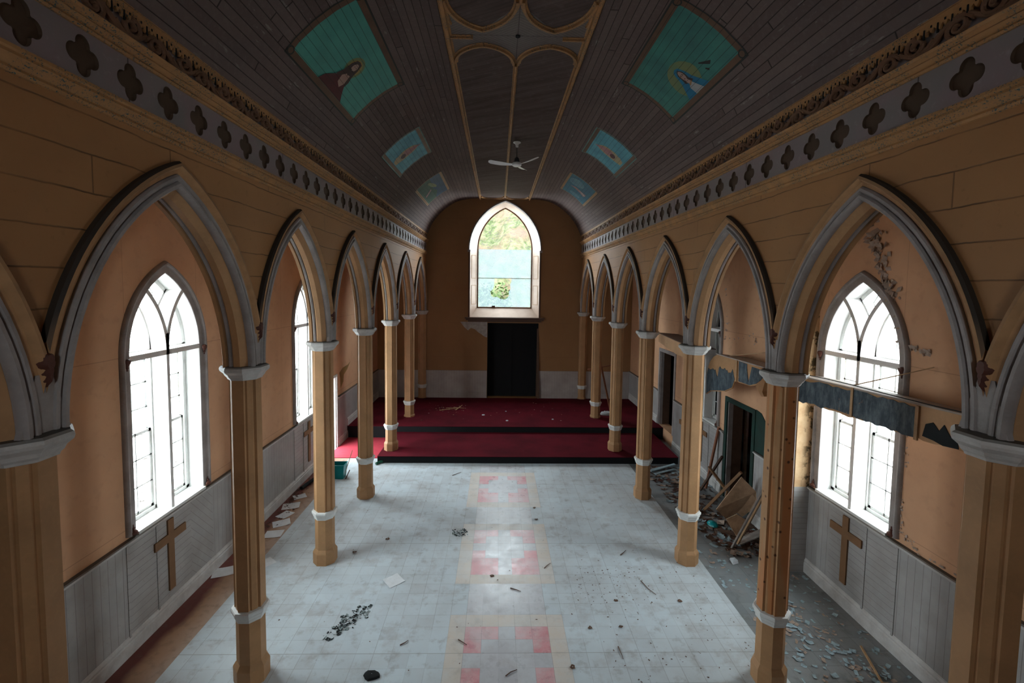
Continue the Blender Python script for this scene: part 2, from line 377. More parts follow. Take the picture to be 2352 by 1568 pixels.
# ------------------------------------------------------------------ floor
mb=MB()
xs=[PX0-3.5*T+i*T for i in range(8)]
j0,j1=-24,36
def cellmat(i,j):
    m=(j+22)%11
    if m>7: return 1 if 1<=i<=5 else 0
    if m in (0,7) or i in (0,6): return 3
    k=i-1
    if m==1: return 2 if k in (0,1,3,4) else 1
    if m==2: return 2 if k in (0,4) else 1
    if m==3: return 1
    if m==4: return 2 if k in (0,4) else 1
    return 2 if k in (0,1,3,4) else 1
for j in range(j0,j1):
    y1=PY0-j*T; y0=y1-T
    for i in range(7):
        mb.add([(xs[i],y0,0),(xs[i+1],y0,0),(xs[i+1],y1,0),(xs[i],y1,0)],[(0,1,2,3)],cellmat(i,j))
def rect(x0,x1,y0,y1,mi,z=0.0): mb.add([(x0,y0,z),(x1,y0,z),(x1,y1,z),(x0,y1,z)],[(0,1,2,3)],mi)
yA,yB=PY0-j1*T,PY0-j0*T
XLE=-4.2; XRE=3.33
rect(XLE,xs[0],yA,12.2,0); rect(xs[7],XRE,yA,12.2,0); rect(xs[0],xs[7],yB,12.2,0)
rect(-5.2,XLE,yA,12.2,4); rect(XRE,5.4,yA,12.2,5); rect(-5.2,5.4,YREAR-.3,yA,5); rect(-5.2,5.4,12.2,YBACK+.5,5)
mb.box(-5.2,5.4,YREAR-.3,YBACK+.5,-.3,-.02,5)
struct('floor',mb,[M['tile'],M['tile_run'],M['tile_pink'],M['tile_cream'],M['floor_left'],M['floor_grey']])

# altar steps
mb=MB(); mb.box(-3.36,4.66,11.80,13.80,0,.18); mb.box(WIN[-1],WIN[1],13.80,YBACK,0,.366)
tag(struct('trim_1',mb,M['black']),'black wooden risers of the two altar steps')
mb=MB(); mb.box(-3.36,4.66,11.78,13.80,.18,.19)
tag(link('step_carpet',mb,M['carpet']),'crimson carpet covering the wide lower altar step','carpet')
mb=MB(); mb.box(WIN[-1]+.02,WIN[1]-.02,13.78,YBACK-.03,.366,.376)
tag(link('step_carpet',mb,M['carpet']),'dirty crimson carpet covering the upper altar platform before the back wall','carpet')
mb=MB(); mb.box(WIN[-1]+.03,-3.37,12.12,13.79,0,.012)
M['carpet_red']=paint('bright_red_carpet',(.42,.03,.05),(.28,.02,.035),9,.6,rough=.95)
tag(link('floor_carpet',mb,M['carpet_red']),'bright red carpet piece lying on the left aisle floor by the open door','carpet')

# ------------------------------------------------------------------ arcade walls and arches
def arc_pts(r,n,hp,zmin=0.0):
    a0=0.0
    if r-C0>hp: a0=math.acos((hp+C0)/r)
    a1=math.acos(C0/r)
    return [( r*math.cos(a0+(a1-a0)*i/n)-C0, ZSP+r*math.sin(a0+(a1-a0)*i/n)) for i in range(n+1)]
def arcade(side,YS,name):
    mb=MB(); x0,x1=side*2.99,side*3.24; ztop=6.75; R=1.965
    ends=[YREAR]+[(YS[0])]+YS[1:]
    mb.prism(x0,x1,[(YREAR,0),(YS[0]-.15,0),(YS[0]-.15,ztop),(YREAR,ztop)])
    for a,b in zip(YS[:-1],YS[1:]):
        k=(b-a)/2/1.225; yc=(a+b)/2; hp=1.225
        pts=arc_pts(R,14,hp)
        us=[(-hp,ZSP)]+[(-u,z) for u,z in pts]+[(u,z) for u,z in pts[::-1][1:]]+[(hp,ZSP)]
        for (u0,z0),(u1,z1) in zip(us[:-1],us[1:]):
            if u1-u0<1e-5: continue
            mb.prism(x0,x1,[(yc+u0*k,z0),(yc+u1*k,z1),(yc+u1*k,ztop),(yc+u0*k,ztop)])
    struct(name,mb,M['plankwall'])
arcade(-1,YL,'wall_left_arcade'); arcade(1,YR,'wall_right_arcade')
ordn=['nearest','second','third','fourth','fifth','sixth','seventh']
def arch(side,a,b,label):
    k=(b-a)/2/1.225; yc=(a+b)/2
    root=empty('pointed_arch',(side*3.0,yc,ZSP)); tag(root,label,'arch','pointed arches of the two arcades')
    def sweep(prof,mat,name,sm=True):
        mb=MB(); n=18
        for sg in (-1,1):
            rows=[]
            cols=[arc_pts(r,n,1.215) for r,_ in prof]
            for i in range(n+1): rows.append([(side*x, yc+sg*k*cols[j][i][0], cols[j][i][1]) for j,(r,x) in enumerate(prof)])
            mb.grid(rows,0,True)
            mb.add(rows[0],[tuple(range(len(prof)))])
        link(name,mb,mat,root,sm)
    def roll(cr,cx,rad,n=7,a0=0,a1=2*PI): return [(cr+rad*math.cos(a0+(a1-a0)*i/n),cx+rad*math.sin(a0+(a1-a0)*i/n)) for i in range(n)]
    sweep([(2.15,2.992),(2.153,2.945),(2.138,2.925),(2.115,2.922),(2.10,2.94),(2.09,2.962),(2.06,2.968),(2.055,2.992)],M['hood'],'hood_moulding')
    sweep([(2.052,2.996),(2.052,2.965),(2.040,2.945),(2.018,2.943),(2.006,2.966),(1.998,2.966),(1.985,2.938),(1.962,2.936),(1.948,2.955),(1.945,2.985),(1.955,3.02),(2.0,3.02)],M['grey'],'face_moulding')
    sweep([(2.0,3.005),(1.948,3.005),(1.915,3.035),(1.89,3.06),(1.89,3.125),(1.915,3.15),(2.0,3.16)],M['ochre'],'soffit')
    sweep([(2.0,3.145),(1.925,3.145),(1.90,3.155),(1.895,3.178),(1.91,3.195),(1.93,3.20),(1.93,3.215),(2.0,3.215)],M['grey'],'inner_moulding')
    sweep([(2.0,3.205),(1.925,3.205),(1.905,3.215),(1.905,3.255),(1.92,3.265),(2.06,3.265),(2.06,3.23),(2.0,3.23)],M['ochre'],'edge_bead')
    return root
for side,YS,nm in ((-1,YL,'left'),(1,YR,'right')):
    for i in range(7):
        if i==0: lb='pointed arch cut by the %s edge of the photo, nearest the camera'%nm
        elif i==1: lb='largest fully visible pointed arch of the %s arcade, framing the nearest window'%nm
        elif i==6: lb='last pointed arch of the %s arcade, touching the back wall'%nm
        else: lb='%s pointed arch of the %s arcade counted from the largest one'%(ordn[i-1],nm)
        arch(side,YS[i],YS[i+1],lb)

# ------------------------------------------------------------------ columns
def octo(a):
    r=a/math.cos(PI/8); return [(r*math.cos(PI/8+i*PI/4),r*math.sin(PI/8+i*PI/4)) for i in range(8)]
def cruci(a):
    b=a*.40; e=.024; g=a-.028
    q=[(a,-b),(a,b),(g,b+.004),(g,b+e),(b+e,g),(b+.004,g)]
    out=[]
    for k in range(4):
        c,s=[(1,0),(0,1),(-1,0),(0,-1)][k]
        out+= [(c*x-s*y, s*x+c*y) for x,y in q]
    return out
def column(side,x,y,z0,label,half=False,shaftmat='ochre'):
    root=empty('column',(x,y,z0)); tag(root,label,'column','columns of the two arcades')
    cl=y-.001 if half else None
    mb=MB()
    if z0<.3:
        zb=z0
        mb.ring([(.178,zb),(.180,zb+.19),(.174,zb+.205),(.156,zb+.235),(.146,zb+.25)],octo,x,y,clipy=cl)
        link('base',mb,M['ochre_dusty'] if False else M['ochre'],root)
        zs=zb+.245
    else: zs=z0; 
    mb=MB()
    if z0>=.3: mb.ring([(.165,z0),(.165,z0+.05),(.145,z0+.07)],octo,x,y,clipy=cl); link('base',mb,M['ochre'],root); mb=MB(); zs=z0+.065
    mb.ring([(.145,zs),(.143,.775)],octo,x,y,clipy=cl); link('pedestal',mb,M['ochre'],root)
    mb=MB(); mb.ring([(.142,.765),(.156,.772),(.159,.80),(.170,.815),(.175,.845),(.188,.862),(.190,.893),(.182,.905),(.14,.91)],octo,x,y,clipy=cl)
    link('collar',mb,M['white'],root)
    mb=MB(); mb.ring([(.153,.905),(.150,3.62)],cruci,x,y,clipy=cl); link('shaft',mb,M[shaftmat],root)
    mb=MB(); mb.ring([(.150,3.60),(.163,3.605),(.168,3.622),(.185,3.640),(.198,3.668),(.215,3.685),(.230,3.700),(.236,3.722),(.231,3.745),(.215,3.760),(.16,3.768)],octo,x,y,clipy=cl)
    link('capital',mb,M['grey_dusty'],root)
    if not half:
        mb=MB(); mb.prism(side*2.958,side*2.995,[(y-.155,3.765),(y+.155,3.765),(y+.05,4.12),(y-.05,4.12)]); link('springer_panel',mb,M['grey'],root)
        # carved drop ornament where neighbouring arch mouldings meet
        mb=MB(); X=side*2.945; zc=4.19
        prof=[(.0,.075),(.035,.07),(.055,.045),(.05,.02),(.062,.0),(.05,-.03),(.03,-.05),(.036,-.075),(.02,-.10),(.024,-.125),(.0,-.165)]
        pts=[(y+u*.7,zc+v*.9) for u,v in prof]+[(y-u*.7,zc+v*.9) for u,v in prof[-2:0:-1]]
        c=[(X-side*.05,y,zc),(X-side*.03,y,zc-.09)]
        ring=[(X,)+p for p in pts]; n=len(ring)
        mid=[(X-side*.035,y+(p[0]-y)*.6,zc+(p[1]-zc)*.75) for p in pts]
        back=[(X+side*.07,)+p for p in pts]
        mb.grid([back,ring,mid],0,True); mb.add(mid,[tuple(range(n))])
        link('corbel_ornament',mb,M['redbrown'],root,True)
    return root
for side,YS,nm in ((-1,YL,'left'),(1,YR,'right')):
    for i,y in enumerate(YS):
        z0=0 if i<5 else (.19 if i==5 else .376)
        x=XC[side]
        if i==0: lb='ochre column of the %s arcade beside the camera, outside the edge of the photo'%nm
        elif i==1: lb='ochre column with grey capital cut off by the %s edge of the photo'%nm
        elif i==2 and side==1: lb='ochre column with orange bare wood patches and a dirty white collar, right arcade'
        elif i==2: lb='tall ochre column with white collar standing before the nearest left window'
        elif i==3: lb='ochre column standing on the %s side of the tiled floor, second one seen in full'%nm
        elif i==4: lb='ochre column on the tiled floor just before the altar step, %s side'%nm
        elif i==5: lb='ochre column standing on the lower crimson step, %s side'%nm
        elif i==6: lb='ochre column standing on the upper crimson platform, %s side'%nm
        else: lb='ochre half column set against the back wall, %s corner'%nm
        column(side,x,y,z0,lb,half=(i==7),shaftmat='ochre_wood' if (i==2 and side==1) else 'ochre')

# ------------------------------------------------------------------ outer walls with pointed openings
HW=.665; WC=.553; WR=1.2180; WZS=3.73; WZB=1.50
def outline(d,zb,hw=HW,c=WC,zs=WZS,n=14,db=None):
    r=hw+c+d; a1=math.acos(c/r); db=d if db is None else db
    right=[(hw+d,zb-db)]+[(r*math.cos(a1*i/n)-c, zs+r*math.sin(a1*i/n)) for i in range(n+1)]
    return [(-u,z) for u,z in right]+[(u,z) for u,z in right[::-1][1:]]
def outer_wall(side,wins,doors,name,y0=YREAR,y1=YBACK,ztop=6.0):
    mb=MB(); X=WIN[side]; x0,x1=X,X+side*.32
    feats=[]
    for yc in wins: feats.append((yc-HW,yc+HW,'w',yc))
    for a,b,z0,z1 in doors: feats.append((a,b,'d',(z0,z1)))
    feats.sort(); cur=y0
    for a,b,t,d in feats:
        mb.prism(x0,x1,[(cur,0),(a,0),(a,ztop),(cur,ztop)])
        if t=='w':
            mb.prism(x0,x1,[(a,0),(b,0),(b,WZB),(a,WZB)])
            pts=[p for p in outline(0,WZB) if p[1]>=WZS-1e-6]
            for (u0,z0),(u1,z1) in zip(pts[:-1],pts[1:]):
                if u1-u0>1e-6: mb.prism(x0,x1,[(d+u0,z0),(d+u1,z1),(d+u1,ztop),(d+u0,ztop)])
        else:
            mb.prism(x0,x1,[(a,d[1]),(b,d[1]),(b,ztop),(a,ztop)])
            if d[0]>0: mb.prism(x0,x1,[(a,0),(b,0),(b,d[0]),(a,d[0])])
        cur=b
    mb.prism(x0,x1,[(cur,0),(y1,0),(y1,ztop),(cur,ztop)])
    struct(name,mb,M['plaster'])
LWIN=[6.385,11.02]; RWIN=[6.36,11.10]
LDOOR=[(12.05,12.93,0,2.07)]; RDOOR=[(8.93,9.93,0.0,2.19),(13.05,14.2,.376,2.72)]
outer_wall(-1,LWIN,LDOOR,'wall_left'); outer_wall(1,RWIN,RDOOR,'wall_right')
# back wall
BX=.03
def boutline(hw,zs,zb,apex,d=0,n=16,db=None):
    h=apex-zs; c=(h*h-hw*hw)/(2*hw); r=hw+c+d; a1=math.acos(c/r); db=d if db is None else db
    right=[(hw+d,zb-db)]+[(r*math.cos(a1*i/n)-c, zs+r*math.sin(a1*i/n)) for i in range(n+1)]
    return [(-u,z) for u,z in right]+[(u,z) for u,z in right[::-1][1:]]
BO=dict(hw=1.33,zs=6.08,zb=3.52,apex=7.90); BI=dict(hw=1.065,zs=6.12,zb=3.86,apex=7.74)
mb=MB()
def pbx(quad,mi=0,y0=YBACK,y1=YBACK+.35):
    a=[(q[0],y0,q[1]) for q in quad]+[(q[0],y1,q[1]) for q in quad]
    mb.add(a,[(3,2,1,0),(4,5,6,7),(0,1,5,4),(1,2,6,5),(2,3,7,6),(3,0,4,7)],mi)
ZT=8.3; hw=BO['hw']
pbx([(-5.2,0),(-.61,0),(-.61,3.30),(-5.2,3.30)]); pbx([(1.36,0),(5.4,0),(5.4,3.30),(1.36,3.30)]); pbx([(-.61,0),(1.36,0),(1.36,.376),(-.61,.376)])
pbx([(-5.2,3.30),(5.4,3.30),(5.4,3.52),(-5.2,3.52)])
pbx([(-5.2,3.52),(BX-hw,3.52),(BX-hw,ZT),(-5.2,ZT)]); pbx([(BX+hw,3.52),(5.4,3.52),(5.4,ZT),(BX+hw,ZT)])
pts=[p for p in boutline(**BO) if p[1]>=BO['zs']-1e-6]
for (u0,z0),(u1,z1) in zip(pts[:-1],pts[1:]):
    if u1-u0>1e-6: pbx([(BX+u0,z0),(BX+u1,z1),(BX+u1,ZT),(BX+u0,ZT)])
def backplaster():
    t=NT('brown_ochre_altar_wall'); p=t.pos(); n1=t.noise(p,.8,4); n2=t.noise(p,8,5); x=t.xyz(p)
    c=t.mix(t.math('MULTIPLY',t.ramp(n1,.35,.7),.5),(.30,.155,.065),(.22,.11,.045)); c=t.mix(t.math('MULTIPLY',t.ramp(n2,.6,.75),.2),c,(.17,.09,.045))
    l=t.line(x[2],1.32,4.62,.004); c=t.mix(t.math('MULTIPLY',l,.4),c,(.15,.08,.04))
    return t.finish(c,.75,n2,.15,.01)
M['backwall']=backplaster()
struct('wall_back',mb,M['backwall'])
mb=MB(); y0_,y1_=YREAR-.3,YREAR
mb.box(-5.2,-.5,y0_,y1_,0,8.3); mb.box(.5,5.4,y0_,y1_,0,8.3); mb.box(-.5,.5,y0_,y1_,0,4.6); mb.box(-.5,.5,y0_,y1_,5.6,8.3); struct('wall_rear',mb,M['plaster'])  # unseen opening added in the rear wall to light camera-facing column sides
mb=MB(); mb.box(-5.25,-5.15,YREAR-.3,YBACK+.3,5.99,8.4); mb.box(5.30,5.40,YREAR-.3,YBACK+.3,5.99,8.4); struct('wall_attic',mb,M['black'])
# aisle ceilings
mb=MB(); mb.box(WIN[-1]-.3,-3.2,YREAR,YBACK,6.0,6.1); struct('ceiling_left_aisle',mb,M['ochre'])
mb=MB(); mb.box(3.2,WIN[1]+.3,YREAR,YBACK,6.0,6.1); struct('ceiling_right_aisle',mb,M['ochre'])

# ------------------------------------------------------------------ vault
PR=[(0,8.02),(.95,8.02),(1.2,8.015),(1.45,7.985),(1.66,7.945),(1.85,7.875),(2.07,7.75),(2.28,7.595),(2.49,7.40),(2.67,7.175),(2.79,6.97),(2.88,6.77),(2.918,6.675)]
ACC=[0]
for a,b in zip(PR[:-1],PR[1:]): ACC.append(ACC[-1]+math.hypot(b[0]-a[0],b[1]-a[1]))
def VP(s,off=0.0):
    sg=1 if s>=0 else -1; a=abs(s)
    for i in range(len(PR)-1):
        if a<=ACC[i+1] or i==len(PR)-2:
            w=(a-ACC[i])/(ACC[i+1]-ACC[i]); dx=PR[i+1][0]-PR[i][0]; dz=PR[i+1][1]-PR[i][1]; L=math.hypot(dx,dz)
            return (sg*(PR[i][0]+dx*w+off*dz/L), PR[i][1]+dz*w-off*dx/L)
mb=MB(); uv=[]
ss=[-a for a in ACC[::-1][:-1]]+ACC; ss=[s for s in ss if abs(s)>.9 or True]
for sgn in (-1,1):
    ys=[YREAR+ (YBACK-YREAR)*i/10 for i in range(11)]
    rows=[]
    sl=[a for a in ACC if a>=.94]
    for y in ys:
        rows.append([(VP(sgn*s)[0],y,VP(sgn*s)[1]) for s in sl]); uv+=[(s if sgn>0 else -s+0.0,y) for s in sl]
    mb.grid(rows)
o=struct('ceiling',mb,M['vault'],uv=uv,smooth=True)
# central flat strip
mb=MB(); mb.add([(-.95,YREAR,8.02),(.95,YREAR,8.02),(.95,YBACK,8.02),(-.95,YBACK,8.02)],[(0,1,2,3)])
struct('ceiling_centre_strip',mb,M['band'])
mb=MB(); mb.box(-5.2,5.4,YREAR-.3,YBACK+.35,8.25,8.4); struct('ceiling_roof_deck',mb,M['black'])
# tracery ribs on the strip
mb=MB()
def rib(pts,w=.055,h=.05,z=8.02):
    # pts (x,y) polyline; moulded section
    pts=[Vector((p[0],p[1],0)) for p in pts]; N=len(pts); rows=[]
    for i,p in enumerate(pts):
        d=(pts[min(i+1,N-1)]-pts[max(i-1,0)]).normalized(); nrm=Vector((-d.y,d.x,0))
        sec=[(-w,0),(-w,-.012),(-w*.55,-.02),(-w*.4,-h),(w*.4,-h),(w*.55,-.02),(w,-.012),(w,0)]
        rows.append([(p.x+nrm.x*a,p.y+nrm.y*a,z+b+.001) for a,b in sec])
    mb.grid(rows); mb.add(rows[0],[tuple(range(8))]); mb.add(rows[-1],[tuple(range(7,-1,-1))])
for x in (-.93,.93): rib([(x,YREAR),(x,YBACK)],.05,.06)
def head(xc,ys,ya,hw=.43,n=12,w=.04):
    # pointed head: springing at ys, apex at ya
    s=1 if ya>ys else -1; h=abs(ya-ys); c=(h*h-hw*hw)/(2*hw)
    if c<0: c=0; 
    r=math.hypot(c,h); a0=math.acos(min(1,(hw+c)/r)); a1=math.acos(c/r)
    for sg in (-1,1):
        rib([(xc+sg*(r*math.cos(a0+(a1-a0)*i/n)-c),ys+s*r*math.sin(a0+(a1-a0)*i/n)) for i in range(n+1)],w,.05)
for xc in (-.465,.465):
    head(xc,6.98,6.47); head(xc,5.48,6.10)
    head(xc,16.95,17.36,w=.03)
    head(xc,-.6,-1.2)
rib([(0,6.98),(0,16.95)],.035,.06); rib([(0,-.6),(0,5.48)],.035,.06)
for sg in (-1,1): rib([(sg*.90,6.28),(sg*.60,6.28)],.03,.045)
rib([(-.93,17.36),(.93,17.36)],.03,.05)
for sg in (-1,1): rib([(sg*.88,5.5),(sg*.88,5.9),(sg*.86,6.0)],.012,.03)
tag(struct('trim_2',mb,M['moulding']),'ochre tracery ribs along the centre of the vaulted ceiling')
mb=MB(); zz=8.016
mb.add([(-.90,5.75,zz),(-.465,6.13,zz),(-.03,5.6,zz),(.03,5.6,zz),(.465,6.13,zz),(.90,5.75,zz),(.90,6.8,zz),(.465,6.44,zz),(.03,6.9,zz),(-.03,6.9,zz),(-.465,6.44,zz),(-.90,6.8,zz)],[(0,1,10,11),(1,2,9,10),(2,3,8,9),(3,4,7,8),(4,5,6,7)])
mb2=MB(); struct('ceiling_star_panel',mb,M['star'])
mb=MB(); mb.ring([(.03,8.0),(.03,8.014)],octo,0,6.25); tag(struct('trim_3',mb,M['black']),'small black hole at the centre of the ceiling tracery')

# ------------------------------------------------------------------ cornice
def bar(mb,side,prof,y0=YREAR,y1=YBACK-.001,mi=0,jit=0):
    n=int((y1-y0)/.5) if jit else 1; rows=[]
    for i in range(n+1):
        y=y0+(y1-y0)*i/n
        rows.append([(side*x,y,z) for x,z in prof])
    mb.grid(rows,mi,True); mb.add(rows[0],[tuple(range(len(prof)))],mi); mb.add(rows[-1],[tuple(range(len(prof)))],mi)
def quatre(cy,cz,h=.135,w=.122,n=56):
    pts=[]
    for i in range(n):
        a=2*PI*i/n+PI/n; best=0
        # union of 4 lobes: ray-circle distance
        for k in range(4):
            ca=k*PI/2; d=.50; rr=.40; b=math.cos(a-ca)*d; disc=b*b-d*d+rr*rr
            if disc>=0: best=max(best,b+math.sqrt(disc))
        best=max(best,.40)
        pts.append((cy+w*math.cos(a)*best/.92,cz+h*math.sin(a)*best/.92))
    return pts
def cornice(side,num,nm):
    mb=MB(); bar(mb,side,[(2.99,5.845),(2.975,5.85),(2.965,5.868),(2.972,5.885),(2.955,5.895),(2.94,5.92),(2.925,5.935),(2.93,5.955),(2.915,5.965),(2.915,5.985),(2.94,5.995),(2.99,5.995)])
    o=struct('trim_%d'%num,mb,M['moulding'],smooth=True); o['label']='chipped ochre lower cornice moulding along the %s wall'%nm
    # frieze with pierced quatrefoils
    mb=MB(); x0,x1=side*2.962,side*2.987; zb,zt=5.99,6.33; pitch=.385; y=-2.45
    mb.prism(x0,x1,[(YREAR,zb),(y,zb),(y,zt),(YREAR,zt)])
    while y+pitch<YBACK-.02:
        cy=y+pitch/2; q=quatre(cy,6.155); n=len(q); outer=[]
        for (a,b) in q:
            dy,dz=a-cy,b-6.155; k=min((pitch/2)/max(abs(dy),1e-6),((zt-6.155) if dz>0 else (6.155-zb))/max(abs(dz),1e-6)); outer.append((cy+dy*k,6.155+dz*k))
        ca=[(y,zb),(y+pitch,zb),(y+pitch,zt),(y,zt)]
        for c in ca:       # snap nearest outer point to each corner
            i=min(range(n),key=lambda i:(outer[i][0]-c[0])**2+(outer[i][1]-c[1])**2); outer[i]=c
        A=[(x0,)+p for p in outer]; B=[(x0,)+p for p in q]; Cc=[(x1,)+p for p in q]
        mb.grid([A,B],0,True); mb.grid([B,Cc],1,True); y+=pitch
    mb.prism(x0,x1,[(y,zb),(YBACK-.001,zb),(YBACK-.001,zt),(y,zt)])
    o=struct('trim_%d'%(num+1),mb,[M['frieze'],M['recess']]); o['label']='grey frieze board pierced with quatrefoils along the %s wall'%nm
    mb=MB(); bar(mb,side,[(2.99,6.322),(2.945,6.322),(2.93,6.335),(2.94,6.35),(2.915,6.36),(2.90,6.375),(2.912,6.388),(2.905,6.398),(2.88,6.408),(2.87,6.428),(2.88,6.437),(2.93,6.44),(2.99,6.44)])
    o=struct('trim_%d'%(num+2),mb,M['moulding'],smooth=True); o['label']='ochre middle cornice moulding along the %s wall'%nm
    mb=MB(); mb.box(min(side*2.986,side*2.9895),max(side*2.986,side*2.9895),YREAR,YBACK-.001,5.997,6.32)
    o=struct('trim_%d'%(num+20),mb,M['recess']); o['label']='dark brown board behind the quatrefoils of the %s wall'%nm
    # backing and toothed board
    mb=MB(); mb.box(min(side*2.965,side*2.985),max(side*2.965,side*2.985),YREAR,YBACK-.001,6.435,6.70)
    o=struct('trim_%d'%(num+3),mb,M['frieze']); o['label']='grey backing board behind the carved scrolls of the %s wall'%nm
    mb=MB(); y=YREAR+.05; zt=6.69; p=.105
    while y+p<YBACK-.02:
        pts=[(y,zt),(y,6.595),(y+.010,6.572),(y+.02,6.600),(y+.035,6.612),(y+.045,6.59),(y+.0525,6.580),(y+.06,6.59),(y+.07,6.612),(y+.085,6.600),(y+.095,6.572),(y+p,6.595),(y+p,zt)]
        mb.poly(side*2.926,side*2.948,pts); 
        mb.prism(side*2.920,side*2.93,[(y-.006,6.555),(y+.006,6.555),(y+.004,6.625),(y-.004,6.625)],1)
        mb.prism(side*2.922,side*2.93,[(y+.047,6.618),(y+.058,6.618),(y+.058,6.634),(y+.047,6.634)],1)
        y+=p
    mb.box(min(side*2.915,side*2.99),max(side*2.915,side*2.99),YREAR,YBACK-.001,6.676,6.70)
    o=struct('trim_%d'%(num+4),mb,[M['moulding'],M['black']]); o['label']='ochre toothed board under the vault along the %s wall'%nm
    # carved running scroll
    mb=MB(); 
    def ribbon(pts,w0,w1,x=2.925,h=.03):
        N=len(pts); rows=[]
        for i,pz in enumerate(pts):
            a=pts[max(i-1,0)]; b=pts[min(i+1,N-1)]; d=Vector((b[0]-a[0],b[1]-a[1])).normalized(); nx,nz=-d.y,d.x; w=w0+(w1-w0)*i/(N-1)
            sec=[(w,x+h),(w,x+.008),(w*.6,x-.004),(-w*.6,x-.004),(-w,x+.008),(-w,x+h)]
            rows.append([(side*xx,pz[0]+nx*a2,pz[1]+nz*a2) for a2,xx in sec])
        mb.grid(rows)
        mb.add(rows[0],[tuple(range(6))]); mb.add(rows[-1],[tuple(range(6))])
    per=.56; y=YREAR+.05; k=0; zc=6.525
    while y+per<YBACK-.02:
        n=16
        ribbon([(y+per*i/n, zc+.060*math.sin(2*PI*i/n)) for i in range(n+1)],.020,.020)
        for cy,sg in ((y+per*.27,-1),(y+per*.77,1)):
            sp=[]
            for i in range(22):
                t=i/21; a=sg*(PI*.5-t*PI*3.1)*1.0+ (0 if sg>0 else 0); rr=.066*(1-t)**.8+.010
                sp.append((cy+rr*math.cos(a)*1.15+.02*sg, zc+sg*.012+rr*math.sin(a)*.95))
            ribbon(sp,.018,.008,2.918)
        for cy,sg in ((y+per*.05,1),(y+per*.55,-1)):
            ribbon([(cy,zc),(cy+.04,zc+sg*.035),(cy+.09,zc+sg*.055),(cy+.13,zc+sg*.045)],.016,.004,2.920)
        y+=per
    o=struct('trim_%d'%(num+5),mb,M['scroll'],smooth=False); o['label']='dark brown carved running scroll along the %s wall'%nm
cornice(-1,4,'left'); cornice(1,10,'right')
# wall_recess behind pierced frieze is the arcade wall itself

# ------------------------------------------------------------------ wainscot, rails, baseboards
def wainscot(side,segs,num):
    X=WIN[side]; s=-side
    wins=LWIN if side<0 else RWIN
    mb=MB(); mats=[M['wv'],M['wh'],M['wd'],M['wp'],M['wd2']]
    for a,b,z0 in segs:
        cuts=[(a,b,0)]
        for yc in wins:
            if a<yc<b:
                cuts=[c for c in cuts if not (c[0]<yc<c[1])]+[(max(a,yc-5),yc-1.25,0)] if False else cuts
        edges=[a]; kinds=[]
        for yc in wins:
            if a<yc-1.2 and yc+1.2<b:
                edges+= [yc-.85,yc-.36,yc+.33,yc+.85]; kinds+=[0,1,3,2]
            elif a<yc<b:
                e=[q for q in (yc-.85,yc-.36,yc+.33,yc+.85) if a<q<b]; edges+=e; kinds+=[0]+[1,3,2][:len(e)-1] if len(e)>1 else [0]*len(e)
        edges.append(b); kinds+=[0]*(len(edges)-1-len(kinds))
        for (p,q),kd in zip(zip(edges[:-1],edges[1:]),kinds):
            mb.prism(X,X+s*.025,[(p,z0+.2),(q,z0+.2),(q,1.42),(p,1.42)],kd)
            if kd in(1,3): mb.prism(X+s*.025,X+s*.034,[(p,z0+.2),(p+.03,z0+.2),(p+.03,1.42),(p,1.42)],3)
    tag(struct('trim_%d'%num,mb,mats),'grey painted board wainscot of the %s aisle wall'%('left' if side<0 else 'right'))
    mb=MB()
    for a,b,z0 in segs:
        pr=[(0,1.395),(.03,1.40),(.035,1.415),(.06,1.43),(.065,1.45),(.05,1.462),(.0,1.468)]
        rows=[[(X+s*u,y,z) for u,z in pr] for y in (a,b)]
        mb.grid(rows,0,True); mb.add(rows[0],[tuple(range(7))]); mb.add(rows[1],[tuple(range(7))])
    tag(struct('trim_%d'%(num+1),mb,M['grey_dusty']),'grey dado rail of the %s aisle wall'%('left' if side<0 else 'right'))
    mb=MB()
    for a,b,z0 in segs:
        pr=[(0,z0),(.05,z0),(.05,z0+.16),(.04,z0+.175),(.045,z0+.20),(.03,z0+.225),(.026,z0+.245),(0,z0+.245)]
        rows=[[(X+s*u,y,z) for u,z in pr] for y in (a,b)]
        mb.grid(rows,0,True); mb.add(rows[0],[tuple(range(8))]); mb.add(rows[1],[tuple(range(8))])
    struct('baseboard_'+('left' if side<0 else 'right'),mb,M['grey_dusty'])
wainscot(-1,[(YREAR,11.97,0),(13.01,13.8,0),(13.8,YBACK,.376)],16)
wainscot(1,[(YREAR,7.20,0),(7.56,8.80,0),(10.06,12.97,0),(14.28,YBACK,.376)],18)
mb=MB()
for x0,x1 in ((WIN[-1],-.62),(1.37,WIN[1])):
    mb.box(x0,x1,YBACK-.025,YBACK,.376,1.42); mb.box(x0,x1,YBACK-.05,YBACK,1.40,1.445); mb.box(x0,x1,YBACK-.04,YBACK,.376,.58)
t=NT('grey_back_wainscot'); p_=t.pos(); x_=t.xyz(p_); l_=t.line(x_[0],.10,.02,.04); n_=t.noise(p_,2.5,5)
c_=t.mix(t.ramp(n_,.35,.7),(.42,.37,.35),(.33,.28,.26)); c_=t.mix(t.math('MULTIPLY',l_,.45),c_,(.16,.12,.11)); M['wback']=t.finish(c_,.6,l_,.2,.005)
tag(struct('trim_20',mb,M['wback']),'grey wainscot along the back wall')

